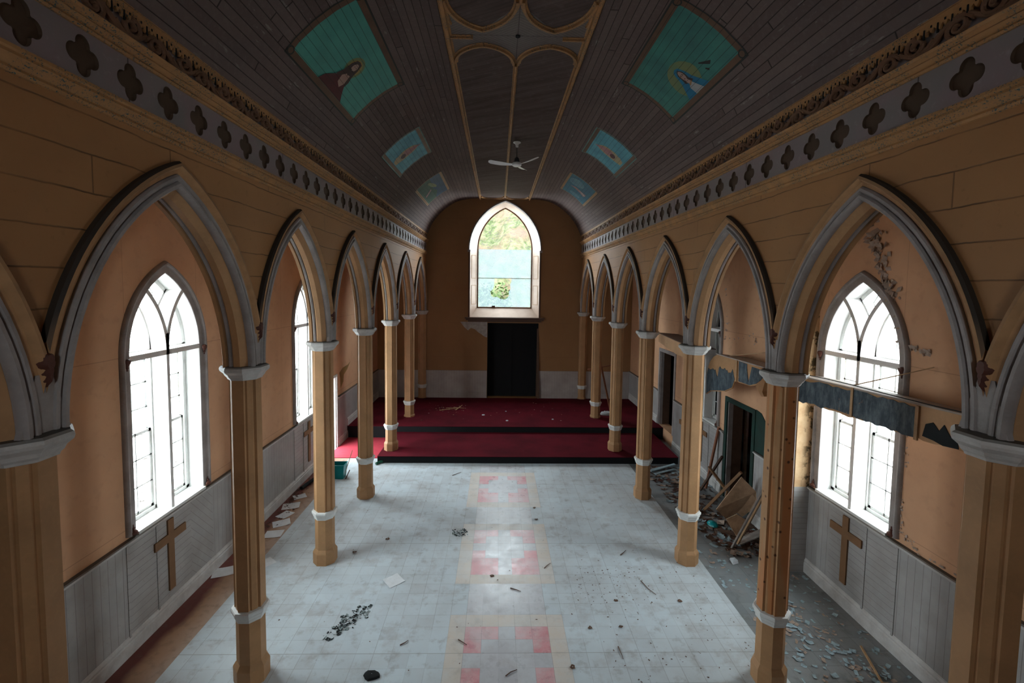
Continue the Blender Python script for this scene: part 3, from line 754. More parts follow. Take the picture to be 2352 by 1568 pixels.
# ------------------------------------------------------------------ side windows
def sweepx(prof,X,s,yc,zb,name,mat,parent,bottom=True,db0=False):
    # prof: list of (d, depth into wall); outline swept
    mb=MB(); cols=[outline(d,zb,db=0 if db0 else None) for d,_ in prof]
    n=len(cols[0]); rows=[[(X+s*prof[j][1], yc+cols[j][i][0], cols[j][i][1]) for j in range(len(prof))] for i in range(n)]
    mb.grid(rows)
    return link(name,mb,mat,parent,True)
def window(side,yc,num,label,dark=False,behind=None):
    X=WIN[side]; s=side
    root=empty('window_%d'%num,(X,yc,WZB)); root['kind']='structure'; root['label']=label
    sweepx([(.0,.01),(.0,-.012),(.012,-.02),(.09,-.02),(.10,-.03),(.105,-.05),(.125,-.055),(.14,-.045),(.15,-.02),(.152,.0)],X,s,yc,WZB,'casing',M['grey'],root,db0=True)
    sweepx([(.0,.0),(-.012,.26)],X,s,yc,WZB,'reveal',M['white'],root,db0=True)
    # tracery (mullion, transom, Y branches) full depth
    mb=MB(); d0,d1=X-s*.012,X+s*.20
    def tr(hwid,d0,d1,mb,zb=WZB):
        mb.prism(d0,d1,[(yc-hwid,zb),(yc+hwid,zb),(yc+hwid,WZS+.25),(yc-hwid,WZS+.25)])
        mb.prism(d0,d1,[(yc-HW,WZS-hwid*1.6),(yc+HW,WZS-hwid*1.6),(yc+HW,WZS+hwid*.9),(yc-HW,WZS+hwid*.9)])
        for sg in (-1,1):
            prev=None
            for i in range(13):
                a=i/12*math.asin(min(1,.84/WR))
                cu,cz=WR-WR*math.cos(a),WZS+WR*math.sin(a); nx,nz=math.cos(a),-math.sin(a)
                A=(yc+sg*(cu+nx*hwid),cz+nz*hwid*1.0); B=(yc+sg*(cu-nx*hwid),cz-nz*hwid*1.0)
                if prev: mb.prism(d0,d1,[prev[0],A,B,prev[1]])
                prev=(A,B)
    tr(.028,d0,d1,mb); link('tracery',mb,M['grey'] if False else M['tracery'],root)
    # back frame
    mb=MB(); b0,b1=X+s*.20,X+s*.25; tr(.05,b0,b1,mb); 
    cols=[outline(-.012,WZB),outline(-.075,WZB,db=.0)]
    for c in ((0,1),):
        A=cols[0];B=cols[1]
        for i in range(len(A)-1): mb.prism(b0,b1,[(yc+A[i][0],A[i][1]),(yc+A[i+1][0],A[i+1][1]),(yc+B[i+1][0],B[i+1][1]),(yc+B[i][0],B[i][1])])
    mb.prism(b0,b1,[(yc-HW,WZB),(yc+HW,WZB),(yc+HW,WZB+.05),(yc-HW,WZB+.05)])
    link('back_frame',mb,M['white'],root)
    for sg in (-1,1):
        u0,u1=(.05,.60) if sg>0 else (-.60,-.05)
        for lo,(z0,z1,q0) in enumerate(((1.55,2.66,.225),(2.62,3.66,.26))):
            mb=MB(); a0,a1=X+s*q0,X+s*(q0+.03); f=.04
            y0,y1=yc+u0,yc+u1
            mb.prism(a0,a1,[(y0,z0),(y1,z0),(y1,z0+f),(y0,z0+f)]); mb.prism(a0,a1,[(y0,z1-f),(y1,z1-f),(y1,z1),(y0,z1)])
            mb.prism(a0,a1,[(y0,z0),(y0+f,z0),(y0+f,z1),(y0,z1)]); mb.prism(a0,a1,[(y1-f,z0),(y1,z0),(y1,z1),(y1-f,z1)])
            ym=(y0+y1)/2; mb.prism(a0,a1,[(ym-.009,z0),(ym+.009,z0),(ym+.009,z1),(ym-.009,z1)])
            for i in (1,2):
                zz=z0+(z1-z0)*i/3; mb.prism(a0,a1,[(y0,zz-.009),(y1,zz-.009),(y1,zz+.009),(y0,zz+.009)])
            sash=link('sash',mb,M['white'],root)
            mb=MB(); xg=X+s*(q0+.015); mb.add([(xg,y0+f,z0+f),(xg,y1-f,z0+f),(xg,y1-f,z1-f),(xg,y0+f,z1-f)],[(0,1,2,3)])
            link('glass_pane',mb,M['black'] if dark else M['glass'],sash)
        # head lights: small frame bars
        mb=MB(); a0,a1=X+s*.245,X+s*.27; yy=yc+sg*.33
        mb.prism(a0,a1,[(yy-.01,WZS),(yy+.01,WZS),(yy+.01,4.35),(yy-.01,4.35)]); link('head_muntin',mb,M['white'],root)
    mb=MB(); a0,a1=X+s*.24,X+s*.27; zc=4.52   # small lozenge light
    for (p,q) in (((-.11,0),(0,.16)),((0,.16),(.11,0)),((.11,0),(0,-.16)),((0,-.16),(-.11,0))):
        k=.88
        mb.prism(a0,a1,[(yc+p[0],zc+p[1]),(yc+q[0],zc+q[1]),(yc+q[0]*.8,zc+q[1]*.8),(yc+p[0]*.8,zc+p[1]*.8)])
    link('lozenge_frame',mb,M['white'],root)
    mb=MB(); xg=X+s*.262; pts=[p for p in outline(-.03,WZS,db=0)]
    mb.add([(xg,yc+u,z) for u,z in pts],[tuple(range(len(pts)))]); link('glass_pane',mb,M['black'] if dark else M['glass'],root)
    mb=MB(); mb.prism(X-s*.05,X+s*.28,[(yc-.80,1.462),(yc+.80,1.462),(yc+.80,1.505),(yc-.80,1.505)]) if False else mb.box(min(X-s*.05,X+s*.26),max(X-s*.05,X+s*.26),yc-HW,yc+HW,1.462,1.502)
    link('sill',mb,M['white'],root)
    for sg in (-1,1):
        for zc,hh in ((3.66,.075),(1.56,.06)):
            mb=MB(); yy=yc+sg*.735; 
            prof=[(0,-1.1),(.012,-1.0),(.010,-.7),(.022,-.55),(.018,-.3),(.03,-.1),(.045,.3),(.048,.7),(.03,.9),(0,.95)]
            if zc<2: prof=[(0,-.95),(.045,-.9),(.05,-.4),(.03,-.1),(.014,.1),(.022,.4),(.01,.6),(.008,1.1),(0,1.2)]
            rows=[[(X-s*.035-s*max(0,math.cos(a))*r*.9, yy+r*math.sin(a), zc+hh*h) for a in [PI*2*i/10 for i in range(10)]] for r,h in prof]
            mb.grid(rows,0,True); link('corbel_ornament',mb,M['redbrown'],root,True)
    return root
M['tracery']=paint('grey_tracery_paint',(.74,.71,.69),(.62,.59,.57),6,.5,rough=.5)
n=1
for side,wins,nm in ((-1,LWIN,'left'),(1,RWIN,'right')):
    for i,yc in enumerate(wins):
        lb={0:'large pointed window in the %s wall, nearest one in view'%nm,1:'pointed window further along the %s wall'%nm}[i]
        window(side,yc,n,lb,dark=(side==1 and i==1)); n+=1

# back window
root=empty('window_5',(BX,YBACK,3.5)); root['kind']='structure'; root['label']='pointed altar window with milky plastic sheet in the back wall'
O=boutline(**BO,db=0); I=boutline(**BI,db=0)
M['reveal_back']=paint('cream_reveal_paint',(.66,.50,.40),(.5,.33,.24),4,.5,rough=.5)
mb=MB(); YI=YBACK+.36
def lerp(a,b,t): return a+(b-a)*t
rows=[]
for o_,i_ in zip(O,I):
    rows.append([(BX+lerp(o_[0],i_[0],t),YBACK+.001+(YI-YBACK)*t,lerp(o_[1],i_[1],t)) for t in (0,.05,.5,.95,1)])
mb.grid(rows)
link('reveal',mb,M['reveal_back'],root)
mb=MB(); mb.add([(BX-1.33,YBACK,3.52),(BX+1.33,YBACK,3.52),(BX+1.065,YI,3.86),(BX-1.065,YI,3.86)],[(0,1,2,3)]); link('sloping_sill',mb,M['reveal_back'],root)
mb=MB()
for sg in (-1,1):
    for z0,z1 in ((4.0,4.75),(5.0,5.9)):
        x0=BX+sg*1.28; x1=BX+sg*1.11
        for (za,zb) in ((z0,z0+.02),(z1-.02,z1)): mb.add([(x0,YBACK+.06,za+.12*.0),(x1,YBACK+.30,za),(x1,YBACK+.30,zb),(x0,YBACK+.06,zb)],[(0,1,2,3)])
        for t0 in (.0,.9): 
            xa=lerp(x0,x1,t0);xb=lerp(x0,x1,t0+.1);ya=lerp(YBACK+.06,YBACK+.30,t0);yb=lerp(YBACK+.06,YBACK+.30,t0+.1)
            mb.add([(xa-sg*.004,ya,z0),(xb-sg*.004,yb,z0),(xb-sg*.004,yb,z1),(xa-sg*.004,ya,z1)],[(0,1,2,3)])
link('panel_moulding',mb,M['plank_tan'],root)
mb=MB()
A=boutline(**BI,db=0); B=boutline(**BI,d=-.035,db=0)
for i in range(len(A)-1):
    q=[A[i],A[i+1],B[i+1],B[i]]
    a=[(BX+u,YI-.01,z) for u,z in q]+[(BX+u,YI+.04,z) for u,z in q]; mb.add(a,[(3,2,1,0),(4,5,6,7),(0,1,5,4),(1,2,6,5),(2,3,7,6),(3,0,4,7)])
mb.box(BX-1.065,BX+1.065,YI-.01,YI+.04,3.85,3.90)
link('frame',mb,M['cross'],root)
# sheets
import bmesh
mb=MB(); ys=YI+.02
mb.add([(BX-1.05,ys,5.03),(BX+1.05,ys,5.03),(BX+1.05,ys,6.14),(BX-1.05,ys,6.145)],[(0,1,2,3)]); link('plastic_sheet',mb,M['plastic'],root)
# lower sheet with a ragged hole
hole=[(-.38,5.02),(.26,5.02),(.25,4.86),(.27,4.70),(.20,4.55),(.17,4.40),(.08,4.30),(-.02,4.24),(-.10,4.30),(-.16,4.22),(-.20,4.08),(-.12,4.02),(-.02,3.97),(-.17,3.96),(-.28,4.12),(-.36,4.26),(-.46,4.24),(-.56,4.35),(-.52,4.50),(-.42,4.56),(-.40,4.75)]
hole=[(-.39,5.025),(-.41,4.72),(-.44,4.60),(-.56,4.50),(-.52,4.33),(-.42,4.28),(-.30,4.30),(-.15,4.22),(.02,4.20),(.12,4.26),(.18,4.36),(.17,4.50),(.24,4.62),(.22,4.80),(.27,4.90),(.26,5.025)]
mb=MB(); zt=5.025; zb=3.88
prev=None
L=[(-1.05,zb)]; 
# fan strips below the hole outline
for (u0,z0),(u1,z1) in zip(hole[:-1],hole[1:]):
    pass
bm=bmesh.new(); outer=[(-1.05,zb),(1.05,zb),(1.05,zt),(.26,zt)]+hole[::-1][1:-1]+[(-.39,zt),(-1.05,zt)]
mb.add([(BX+u,ys,z) for u,z in outer],[tuple(range(len(outer)))]); link('plastic_sheet',mb,M['plastic'],root)
mb=MB(); mb.box(BX-1.05,BX+1.05,ys-.012,ys+.012,5.018,5.034); link('glazing_bar',mb,M['grey'],root)
mb=MB(); mb.box(BX-.49,BX-.36,ys-.05,ys-.03,3.90,3.945); link('tape_scrap',mb,M['redbrown'],root)
# hood moulding
mb=MB(); prof=[(.0,0),(.0,-.04),(.02,-.075),(.05,-.075),(.075,-.04),(.08,0)]
cols=[[p for p in boutline(**BO,d=d+.005) if p[1]>=BO['zs']-1e-6] for d,_ in prof]
mb.grid([[(BX+cols[j][i][0],YBACK+prof[j][1],cols[j][i][1]) for j in range(6)] for i in range(len(cols[0]))])
for sg in (-1,1): mb.box(BX+sg*1.37-.055,BX+sg*1.37+.055,YBACK-.10,YBACK-.001,6.01,6.08); 
link('hood_moulding',mb,M['grey'],root,True)
mb=MB()
for sg in (-1,1): mb.box(BX+sg*1.36-.028,BX+sg*1.36+.028,YBACK-.03,YBACK-.001,3.5,6.01)
link('jamb_strip',mb,M['darkbrown'],root)
mb=MB(); mb.box(-1.48,1.58,YBACK-.16,YBACK-.001,3.47,3.51); mb.box(-1.44,1.54,YBACK-.12,YBACK-.001,3.40,3.47); mb.box(-1.36,1.46,YBACK-.07,YBACK-.001,3.34,3.40)
link('sill_shelf',mb,M['darkbrown'],root)

# ------------------------------------------------------------------ doors
# dark altar doorway
root=empty('door_1',(.37,YBACK,.376)); root['kind']='structure'; root['label']='tall black doorway under the altar window'
mb=MB(); y0,y1=YBACK,YBACK+.35
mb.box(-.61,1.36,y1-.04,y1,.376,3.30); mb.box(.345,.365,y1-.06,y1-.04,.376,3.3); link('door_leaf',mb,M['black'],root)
mb=MB(); mb.box(-.61,-.59,y0,y1,.376,3.3); mb.box(1.34,1.36,y0,y1,.376,3.3); mb.box(-.61,1.36,y0,y1,3.28,3.3); link('jamb',mb,M['black'],root)
mb=MB(); mb.add([(1.30,y0-.01,3.1),(1.36,y0-.01,3.1),(1.36,y0-.01,.38),(1.36,y0-.12,.38),(1.42,y0-.12,.38),(1.30,y0+.1,.38)],[(0,1,4,3),(0,3,5)]) ; link('loose_board',mb,M['plank_dark'],root)
def doorframe(side,a,b,z0,z1,num,label,mat,w=.09,outside=None,leaf=None):
    X=WIN[side]; s=side
    root=empty('door_%d'%num,(X,(a+b)/2,z0)); root['kind']='structure'; root['label']=label
    for p,q in ((a-w,a),(b,b+w)):
        mb=MB(); mb.prism(X-s*.03,X+s*.02,[(p,z0),(q,z0),(q,z1),(p,z1)]); link('jamb_casing',mb,mat,root)
    mb=MB(); mb.prism(X-s*.03,X+s*.02,[(a-w,z1),(b+w,z1),(b+w,z1+w),(a-w,z1+w)]); link('head_casing',mb,mat,root)
    for p in (a,b-.03):
        mb=MB(); mb.prism(X,X+s*(.32 if side<0 else .10),[(p,z0),(p+.03,z0),(p+.03,z1),(p,z1)]); link('jamb_lining',mb,M['grey'],root)
        if side>0: mb=MB(); mb.prism(X+s*.101,X+s*.32,[(p,z0),(p+.03,z0),(p+.03,z1),(p,z1)]); link('inner_lining',mb,M['plank_dark'],root)
    return root
doorframe(-1,12.05,12.93,0,2.07,2,'open side doorway glowing with daylight in the left wall',M['white'],.06)
r3=doorframe(1,8.93,9.93,0,2.19,3,'dark side doorway with green casing in the right wall',M['greenpaint'],.10)
doorframe(1,13.05,14.2,.376,2.72,4,'tall dark doorway in the right wall beside the altar steps',M['grey'],.10)
mb=MB(); X=WIN[1]; mb.prism(X+.25,X+.29,[(9.0,0.02),(9.32,.02),(9.32,2.1),(9.0,2.1)]); 
# dark room behind the right wall
mb=MB(); 
for q in (((7.7,0),(14.9,0)),): pass
def room(x0,x1,y0,y1,z0,z1):
    m=MB(); m.add([(x0,y0,z0),(x1,y0,z0),(x1,y1,z0),(x0,y1,z0),(x0,y0,z1),(x1,y0,z1),(x1,y1,z1),(x0,y1,z1)],[(0,1,2,3),(4,5,6,7),(0,1,5,4),(1,2,6,5),(2,3,7,6)]); return m
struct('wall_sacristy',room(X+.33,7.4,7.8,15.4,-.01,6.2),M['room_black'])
m_=MB(); m_.box(X+.33,7.5,7.70,7.79,-.6,6.3); m_.box(7.41,7.5,7.7,15.5,-.6,6.3); m_.box(X+.33,7.5,7.7,15.5,6.21,6.3); struct('wall_sacristy_cladding',m_,M['white'])
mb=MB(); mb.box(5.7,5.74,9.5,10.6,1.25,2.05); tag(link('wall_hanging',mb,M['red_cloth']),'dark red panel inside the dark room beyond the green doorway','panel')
mb=MB(); mb.box(5.45,5.5,10.0,10.08,.01,2.1); tag(link('post',mb,M['plank_grey']),'grey upright post just inside the green-cased doorway','post')
# torn green wall surface next to the doorway
mb=MB(); g=[(8.83,2.30),(8.65,2.27),(8.46,2.107),(8.40,2.0),(8.26,1.835),(8.23,1.55),(8.30,1.47),(8.83,1.47)]
mb.poly(X-.012,X-.001,g); tag(link('wall_patch',mb,M['greenpaint']),'ragged dark green patch of bared wall right of the green doorway','wall patch')
mb=MB(); mb.poly(X-.02,X-.001,[(8.78,1.47),(8.80,.02),(8.60,.02),(8.62,.9),(8.55,1.2),(8.66,1.47)]); tag(link('wall_hole',mb,M['black']),'narrow black hole in the wall between green doorway and wainscot','hole')
# pier with peeling ochre strip
mb=MB(); mb.box(4.45,WIN[1],7.20,7.56,1.45,6.0); mb.box(4.43,WIN[1],7.19,7.57,0,1.45,1)
def pierm():
    t=NT('peeling_yellow_plaster'); p=t.pos(); x=t.xyz(p); n=t.noise(p,6,6,.7)
    c=t.mix(t.ramp(n,.4,.7),(.62,.42,.24),(.5,.3,.15)); f=t.math('MULTIPLY',t.ramp(x[0],4.80,4.9),t.ramp(n,.5,.56)); c=t.mix(f,c,(.10,.07,.03)); return t.finish(c,.8,n,.4,.01)
struct('wall_pier',mb,[pierm(),M['wh']])
# crosses on the wainscot
def cross(side,yc,label,zt=1.375,zb=.36):
    X=WIN[side]; s=-side
    mb=MB(); x0,x1=X+s*.026,X+s*.048
    w=.056
    pts=[(yc-w,zb),(yc+w,zb),(yc+w,1.06),(yc+.30,1.06),(yc+.30,1.175),(yc+w,1.175),(yc+w,zt),(yc-w,zt),(yc-w,1.175),(yc-.30,1.175),(yc-.30,1.06),(yc-w,1.06)]
    mb.poly(x0,x1,pts); tag(link('wall_cross',mb,M['cross']),label,'cross','brown crosses on the wainscot')
cross(-1,6.28,'brown cross below the nearest left window'); cross(1,6.37,'brown cross below the nearest right window')
cross(-1,10.98,'brown cross below the further left window, partly behind a column',1.36,.37); cross(1,11.13,'brown cross mostly hidden behind a column of the right arcade')
mb=MB(); mb.box(WIN[1]-.06,WIN[1]-.026,12.30,12.46,.92,1.04); tag(link('wall_block',mb,M['cross']),'small brown block on the right wainscot beside the tall dark doorway','block')

# wall patches
mb=MB(); mb.add([(-1.66,YBACK-.003,3.33),(-1.5,YBACK-.003,3.12),(-1.36,YBACK-.003,3.0),(-1.25,YBACK-.003,3.09),(-1.1,YBACK-.003,3.05),(-.95,YBACK-.003,2.92),(-.85,YBACK-.003,2.86),(-.75,YBACK-.003,2.78),(-.62,YBACK-.003,2.73),(-.62,YBACK-.003,3.33)],[tuple(range(10))])
tag(link('wall_patch',mb,M['plank_grey']),'grey bared plaster patch under the altar window sill','wall patch')
mb=MB(); Xl=WIN[-1]+.004; mb.add([(Xl,13.2,2.12),(Xl,13.5,2.22),(Xl,13.95,2.24),(Xl,14.2,2.30),(Xl,13.9,2.1),(Xl,13.6,2.0),(Xl,13.55,1.8),(Xl,13.3,1.65),(Xl,13.28,1.95)],[tuple(range(9))])
tag(link('wall_patch',mb,paint('tan_stain',(.30,.17,.05))),'tan stain on the left wall past the open doorway','stain')

# ------------------------------------------------------------------ ceiling paintings
def vpoly(mb,pts,off,uvs,mi=0):
    # fan-free: subdivide polygon by clipping into strips along s
    smin=min(p[0] for p in pts); smax=max(p[0] for p in pts)
    n=max(1,int((smax-smin)/.05)+1)
    def clip(poly,val,keep_ge):
        out=[]
        for i in range(len(poly)):
            a,b=poly[i],poly[(i+1)%len(poly)]
            ia=(a[0]>=val) if keep_ge else (a[0]<=val); ib=(b[0]>=val) if keep_ge else (b[0]<=val)
            if ia: out.append(a)
            if ia!=ib:
                t=(val-a[0])/(b[0]-a[0]); out.append((val,a[1]+(b[1]-a[1])*t))
        return out
    for i in range(n):
        a=smin+(smax-smin)*i/n; b=smin+(smax-smin)*(i+1)/n
        q=clip(clip(pts,a,True),b,False)
        q2=[]
        for p in q:
            if not q2 or abs(p[0]-q2[-1][0])+abs(p[1]-q2[-1][1])>1e-6: q2.append(p)
        if len(q2)>=3:
            vs=[]
            for s_,y_ in q2:
                x,z=VP(s_,off); vs.append((x,y_,z)); uvs.append((s_,y_))
            mb.add(vs,[tuple(range(len(vs)))],mi)
def painting(side,s0,s1,y0,y1,label,kind,fw=.10):
    g=lambda s: side*s
    cx,cz=VP(g((s0+s1)/2)); root=empty('ceiling_painting',(cx,(y0+y1)/2,cz)); tag(root,label,'painting','paintings on the vaulted ceiling')
    def layer(name,polys,mat,off):
        mb=MB(); uvs=[]
        for pl in polys: vpoly(mb,[(g(a),b) for a,b in pl],off,uvs)
        return link(name,mb,mat,root,uv=uvs)
    R=lambda a,b,c,d:[(a,c),(b,c),(b,d),(a,d)]
    e=.022; off=.004
    linem={'man':P['outline'],'woman':P['outline'],'sky':P['tealine'],'sky2':P['tealine'],'angel':P['outline'],'forest':P['outline']}[kind]
    ends=(kind in('man','woman'))
    ye=.085 if ends else .03
    layer('outline',[R(s0,s0+e,y0,y1),R(s1-e,s1,y0,y1),R(s0,s1,y0,y0+e),R(s0,s1,y1-e,y1)],linem,off)
    fm=P['frame'] if kind not in('angel','forest') else P['ochre']
    layer('painted_frame',[R(s0+e,s0+fw,y0+e,y1-e),R(s1-fw,s1-e,y0+e,y1-e),R(s0+fw,s1-fw,y0+e,y0+ye+e),R(s0+fw,s1-fw,y1-ye-e,y1-e)],fm,off)
    bg={'man':P['teal'],'woman':P['tealdark'],'sky':P['sky'],'sky2':P['sky'],'angel':P['deepblue'],'forest':P['green']}[kind]
    a,b=s0+fw,s1-fw; c,d=y0+ye+e,y1-ye-e
    layer('background',[R(a,b,c,d)],bg,off)
    if ends:
        for (cs,cy,ds,dy) in ((s0,y0,1,1),(s1,y0,-1,1),(s0,y1,1,-1),(s1,y1,-1,-1)):
            rr=.055; ring=[]
            mb=MB(); uvs=[]; N=12
            for i in range(N):
                t0=2*PI*i/N;t1=2*PI*(i+1)/N
                vpoly(mb,[(g(cs+ds*(.065+q*math.cos(t))),cy+dy*(.07+q*1.2*math.sin(t))) for q,t in ((rr,t0),(rr,t1),(rr-.018,t1),(rr-.018,t0))],off+.004,uvs)
            link('corner_scroll',mb,P['outline'],root,uv=uvs)
    def ell(cs,cy,rs,ry,n=20,rot=0):
        return [(cs+rs*math.cos(2*PI*i/n)*math.cos(rot)-ry*math.sin(2*PI*i/n)*math.sin(rot), cy+rs*math.cos(2*PI*i/n)*math.sin(rot)+ry*math.sin(2*PI*i/n)*math.cos(rot)) for i in range(n)]
    if kind=='man':
        layer('halo',[ell(2.31,6.43,.17,.20)],P['halo2'],off+.003); layer('halo_glow',[ell(2.31,6.43,.125,.155)],P['halo'],off+.005)
        layer('robe',[[(b,6.0),(2.66,6.08),(2.56,6.22),(2.50,6.34),(2.50,6.52),(2.60,6.62),(b,6.80)]],P['maroon'],off+.007)
        layer('hair',[[(2.20,6.40),(2.22,6.33),(2.30,6.29),(2.42,6.29),(2.55,6.22),(2.52,6.36),(2.50,6.44),(2.58,6.60),(2.50,6.60),(2.42,6.56),(2.30,6.53),(2.21,6.48)]],P['hair'],off+.009)
        layer('chest',[[(2.44,6.40),(2.50,6.34),(2.60,6.38),(2.64,6.50),(2.56,6.54),(2.43,6.50)]],P['skin'],off+.011)
        layer('face',[ell(2.305,6.415,.065,.062,14)],P['skin'],off+.012)
        layer('beard',[[(2.35,6.37),(2.37,6.35),(2.44,6.40),(2.45,6.44),(2.38,6.48),(2.35,6.465),(2.345,6.44),(2.36,6.42),(2.345,6.39)]],P['hair'],off+.014)
        [layer('eye',[ell(2.295,q,.006,.012,8)],P['hair'],off+.014) for q in (6.395,6.445)]
    elif kind=='woman':
        layer('halo',[ell(2.42,6.36,.27,.34)],P['halo2'],off+.003)
        layer('mantle',[[(2.23,6.36),(2.25,6.29),(2.34,6.24),(2.45,6.20),(2.58,6.10),(b,6.02),(b,6.62),(2.60,6.58),(2.45,6.50),(2.30,6.46),(2.25,6.43)]],P['blue'],off+.006)
        layer('hair',[[(2.27,6.33),(2.32,6.28),(2.45,6.27),(2.50,6.22),(2.52,6.30),(2.48,6.42),(2.33,6.42),(2.28,6.38)]],P['hair'],off+.008)
        layer('face',[ell(2.37,6.345,.085,.052,16)],P['skin'],off+.010); layer('neck',[[(2.43,6.32),(2.50,6.28),(2.53,6.34),(2.46,6.38)]],P['skin'],off+.010)
        layer('blouse',[[(2.51,6.28),(b,6.16),(b,6.38),(2.56,6.40),(2.53,6.36)]],P['white'],off+.012)
        layer('collar',[[(2.49,6.27),(2.51,6.26),(2.545,6.35),(2.52,6.36)]],P['ochre'],off+.014)
        [layer('eye',[ell(2.35,q,.008,.012,8)],P['hair'],off+.013) for q in (6.32,6.365)]; layer('mouth',[ell(2.42,6.345,.006,.018,8)],P['maroon'],off+.013)
        layer('stain',[[(2.5,5.72),(2.53,5.78),(2.42,5.94),(2.41,5.92)],[(2.56,5.84),(2.58,5.87),(2.53,5.91),(2.52,5.89)]],P['outline'],off+.006)
    elif kind in('sky','sky2'):
        m=(s0+s1)/2; yc=(y0+y1)/2
        layer('cloud',[ell(m+.05,yc,.33,.20,20),],P['gold'],off+.003)
        layer('robe',[ell(m-.02,yc,.15,.15,12)],P['pink'],off+.005); layer('shadow',[ell(m+.12,yc+.02,.07,.11,10)],P['maroon'],off+.006)
        layer('tail',[[(m-.36,yc+.02),(m-.15,yc-.11),(m-.13,yc+.11)]],P['pink'],off+.004)
        layer('rays',[[(m+.25,yc-.2),(m+.38,yc-.1),(m+.38,yc+.1),(m+.25,yc+.16)]],P['gold'],off+.004)
    elif kind=='angel':
        m=(s0+s1)/2; yc=(y0+y1)/2
        layer('cloud',[ell(m-.15,yc-.45,.25,.33,18)],P['cloud'],off+.003); layer('cloud',[ell(m,yc+.7,.2,.15,14)],P['cloud'],off+.003)
        layer('figure',[[(m-.28,yc+.1),(m-.1,yc-.03),(m+.12,yc+.02),(m+.30,yc-.02),(m+.26,yc+.28),(m+.08,yc+.2),(m-.1,yc+.13)]],P['pink'],off+.005)
        layer('cloth',[[(m-.02,yc+.05),(m+.2,yc+.05),(m+.32,yc+.12),(m+.2,yc+.17)]],P['white'],off+.007)
    else:
        m=(s0+s1)/2; yc=(y0+y1)/2
        layer('water',[[(a,c),(m-.08,c),(m-.02,yc),(m-.1,yc+.4),(m+.05,d),(a,d)]],P['navy'],off+.003)
        layer('foliage',[ell(m-.05,yc-.4,.07,.4,14,.2)],P['halo2'],off+.005)
        layer('figure',[[(m+.06,yc-.1),(m+.30,yc+.12),(m+.33,yc+.28),(m+.24,yc+.2),(m+.05,yc-.03)]],P['pink'],off+.006)
painting(-1,1.77,2.87,5.22,7.54,'large teal ceiling painting of a bearded robed figure with halo, left of the tracery','man')
painting(1,1.70,2.78,5.20,7.38,'large teal ceiling painting of a blue-veiled figure with halo, right of the tracery','woman')
painting(-1,1.86,2.85,9.36,11.08,'bright sky-blue ceiling painting on the left, pale figure on cloud','sky')
painting(1,1.73,2.78,9.32,10.95,'bright sky-blue ceiling painting on the right, pink figure on cloud','sky2')
painting(-1,1.84,2.82,12.88,15.15,'dark green and blue ceiling painting, farthest on the left','forest')
painting(1,1.74,2.78,12.84,14.95,'deep blue ceiling painting with pink streak, farthest on the right','angel')

# ------------------------------------------------------------------ ceiling fan
fx,fy,fz=.17,10.55,7.47
root=empty('ceiling_fan',(fx,fy,8.0)); tag(root,'white three-blade ceiling fan hanging from the centre of the vault','fan')
circ=lambda a:[(a*math.cos(2*PI*i/20),a*math.sin(2*PI*i/20)) for i in range(20)]
mb=MB(); mb.ring([(.02,7.86),(.03,7.87),(.035,7.92),(.06,7.95),(.085,7.96),(.085,7.975)],circ,fx,fy); link('canopy',mb,M['fan'],root,True)
mb=MB(); mb.ring([(.009,7.58),(.009,7.9)],circ,fx,fy); link('rod',mb,M['fan_dark'],root,True)
mb=MB(); mb.ring([(.02,7.52),(.055,7.53),(.06,7.57),(.045,7.62),(.02,7.64)],circ,fx,fy); link('coupling',mb,M['fan_dark'],root,True)
mb=MB(); mb.ring([(.03,7.43),(.075,7.435),(.105,7.455),(.11,7.485),(.10,7.51),(.06,7.53)],circ,fx,fy); link('motor',mb,M['fan'],root,True)
for ang in (187,313,70):
    a=math.radians(ang); d=Vector((math.cos(a),math.sin(a),0)); nrm=Vector((-d.y,d.x,0)); mb=MB(); rows=[]; rows2=[]
    for i in range(13):
        t=i/12; r=.10+.55*t; w=.035+.035*min(1,t*2.2); 
        if t>.9: w*=math.sqrt(max(0.02,1-((t-.9)/.1)**2*.8))
        z=7.475+.045*t*t
        c=Vector((fx,fy,z))+d*r
        tilt=.28
        rows.append([tuple(c-nrm*w-Vector((0,0,w*tilt))),tuple(c+Vector((0,0,.008))),tuple(c+nrm*w+Vector((0,0,w*tilt)))])
        rows2.append([tuple(Vector(p)-Vector((0,0,.006))) for p in rows[-1]])
    full=[r1+r2[::-1] for r1,r2 in zip(rows,rows2)]
    mb.grid(full,0,True); mb.add(full[0],[tuple(range(6))]); mb.add(full[-1],[tuple(range(6))])
    link('blade',mb,M['fan'],root,True)

# ------------------------------------------------------------------ broken soffit remains in the right aisle
def jag(y0,y1,z0,z1,n,amp,seed):
    rr=random.Random(seed); return [(y0+(y1-y0)*i/n, z0+(z1-z0)*i/n+(rr.uniform(-amp,amp) if 0<i<n else 0)) for i in range(n+1)]
XF=4.40
root=empty('broken_soffit',(XF,5.7,3.3)); tag(root,'long broken ledge with dark papered fascia crossing the nearest right window','ledge','broken soffit remains in the right aisle')
top=[(6.95,3.385),(5.7,3.437),(4.8,3.463),(3.9,3.50)]
mb=MB(); mb.poly(XF,XF+.02,top+jag(3.9,6.95,3.13,2.99,26,.018,3)); link('fascia',mb,M['ochre'],root)
mb=MB(); mb.poly(XF-.008,XF-.001,jag(6.95,5.73,3.33,3.40,14,.022,4)+jag(5.73,6.95,3.075,2.985,16,.02,5)); link('dark_paper',mb,M['papered'],root)
mb=MB(); mb.poly(XF-.008,XF-.001,jag(5.70,4.83,3.42,3.42,12,.02,6)+jag(4.83,5.70,3.08,3.075,12,.02,7)); link('dark_paper',mb,M['papered'],root)
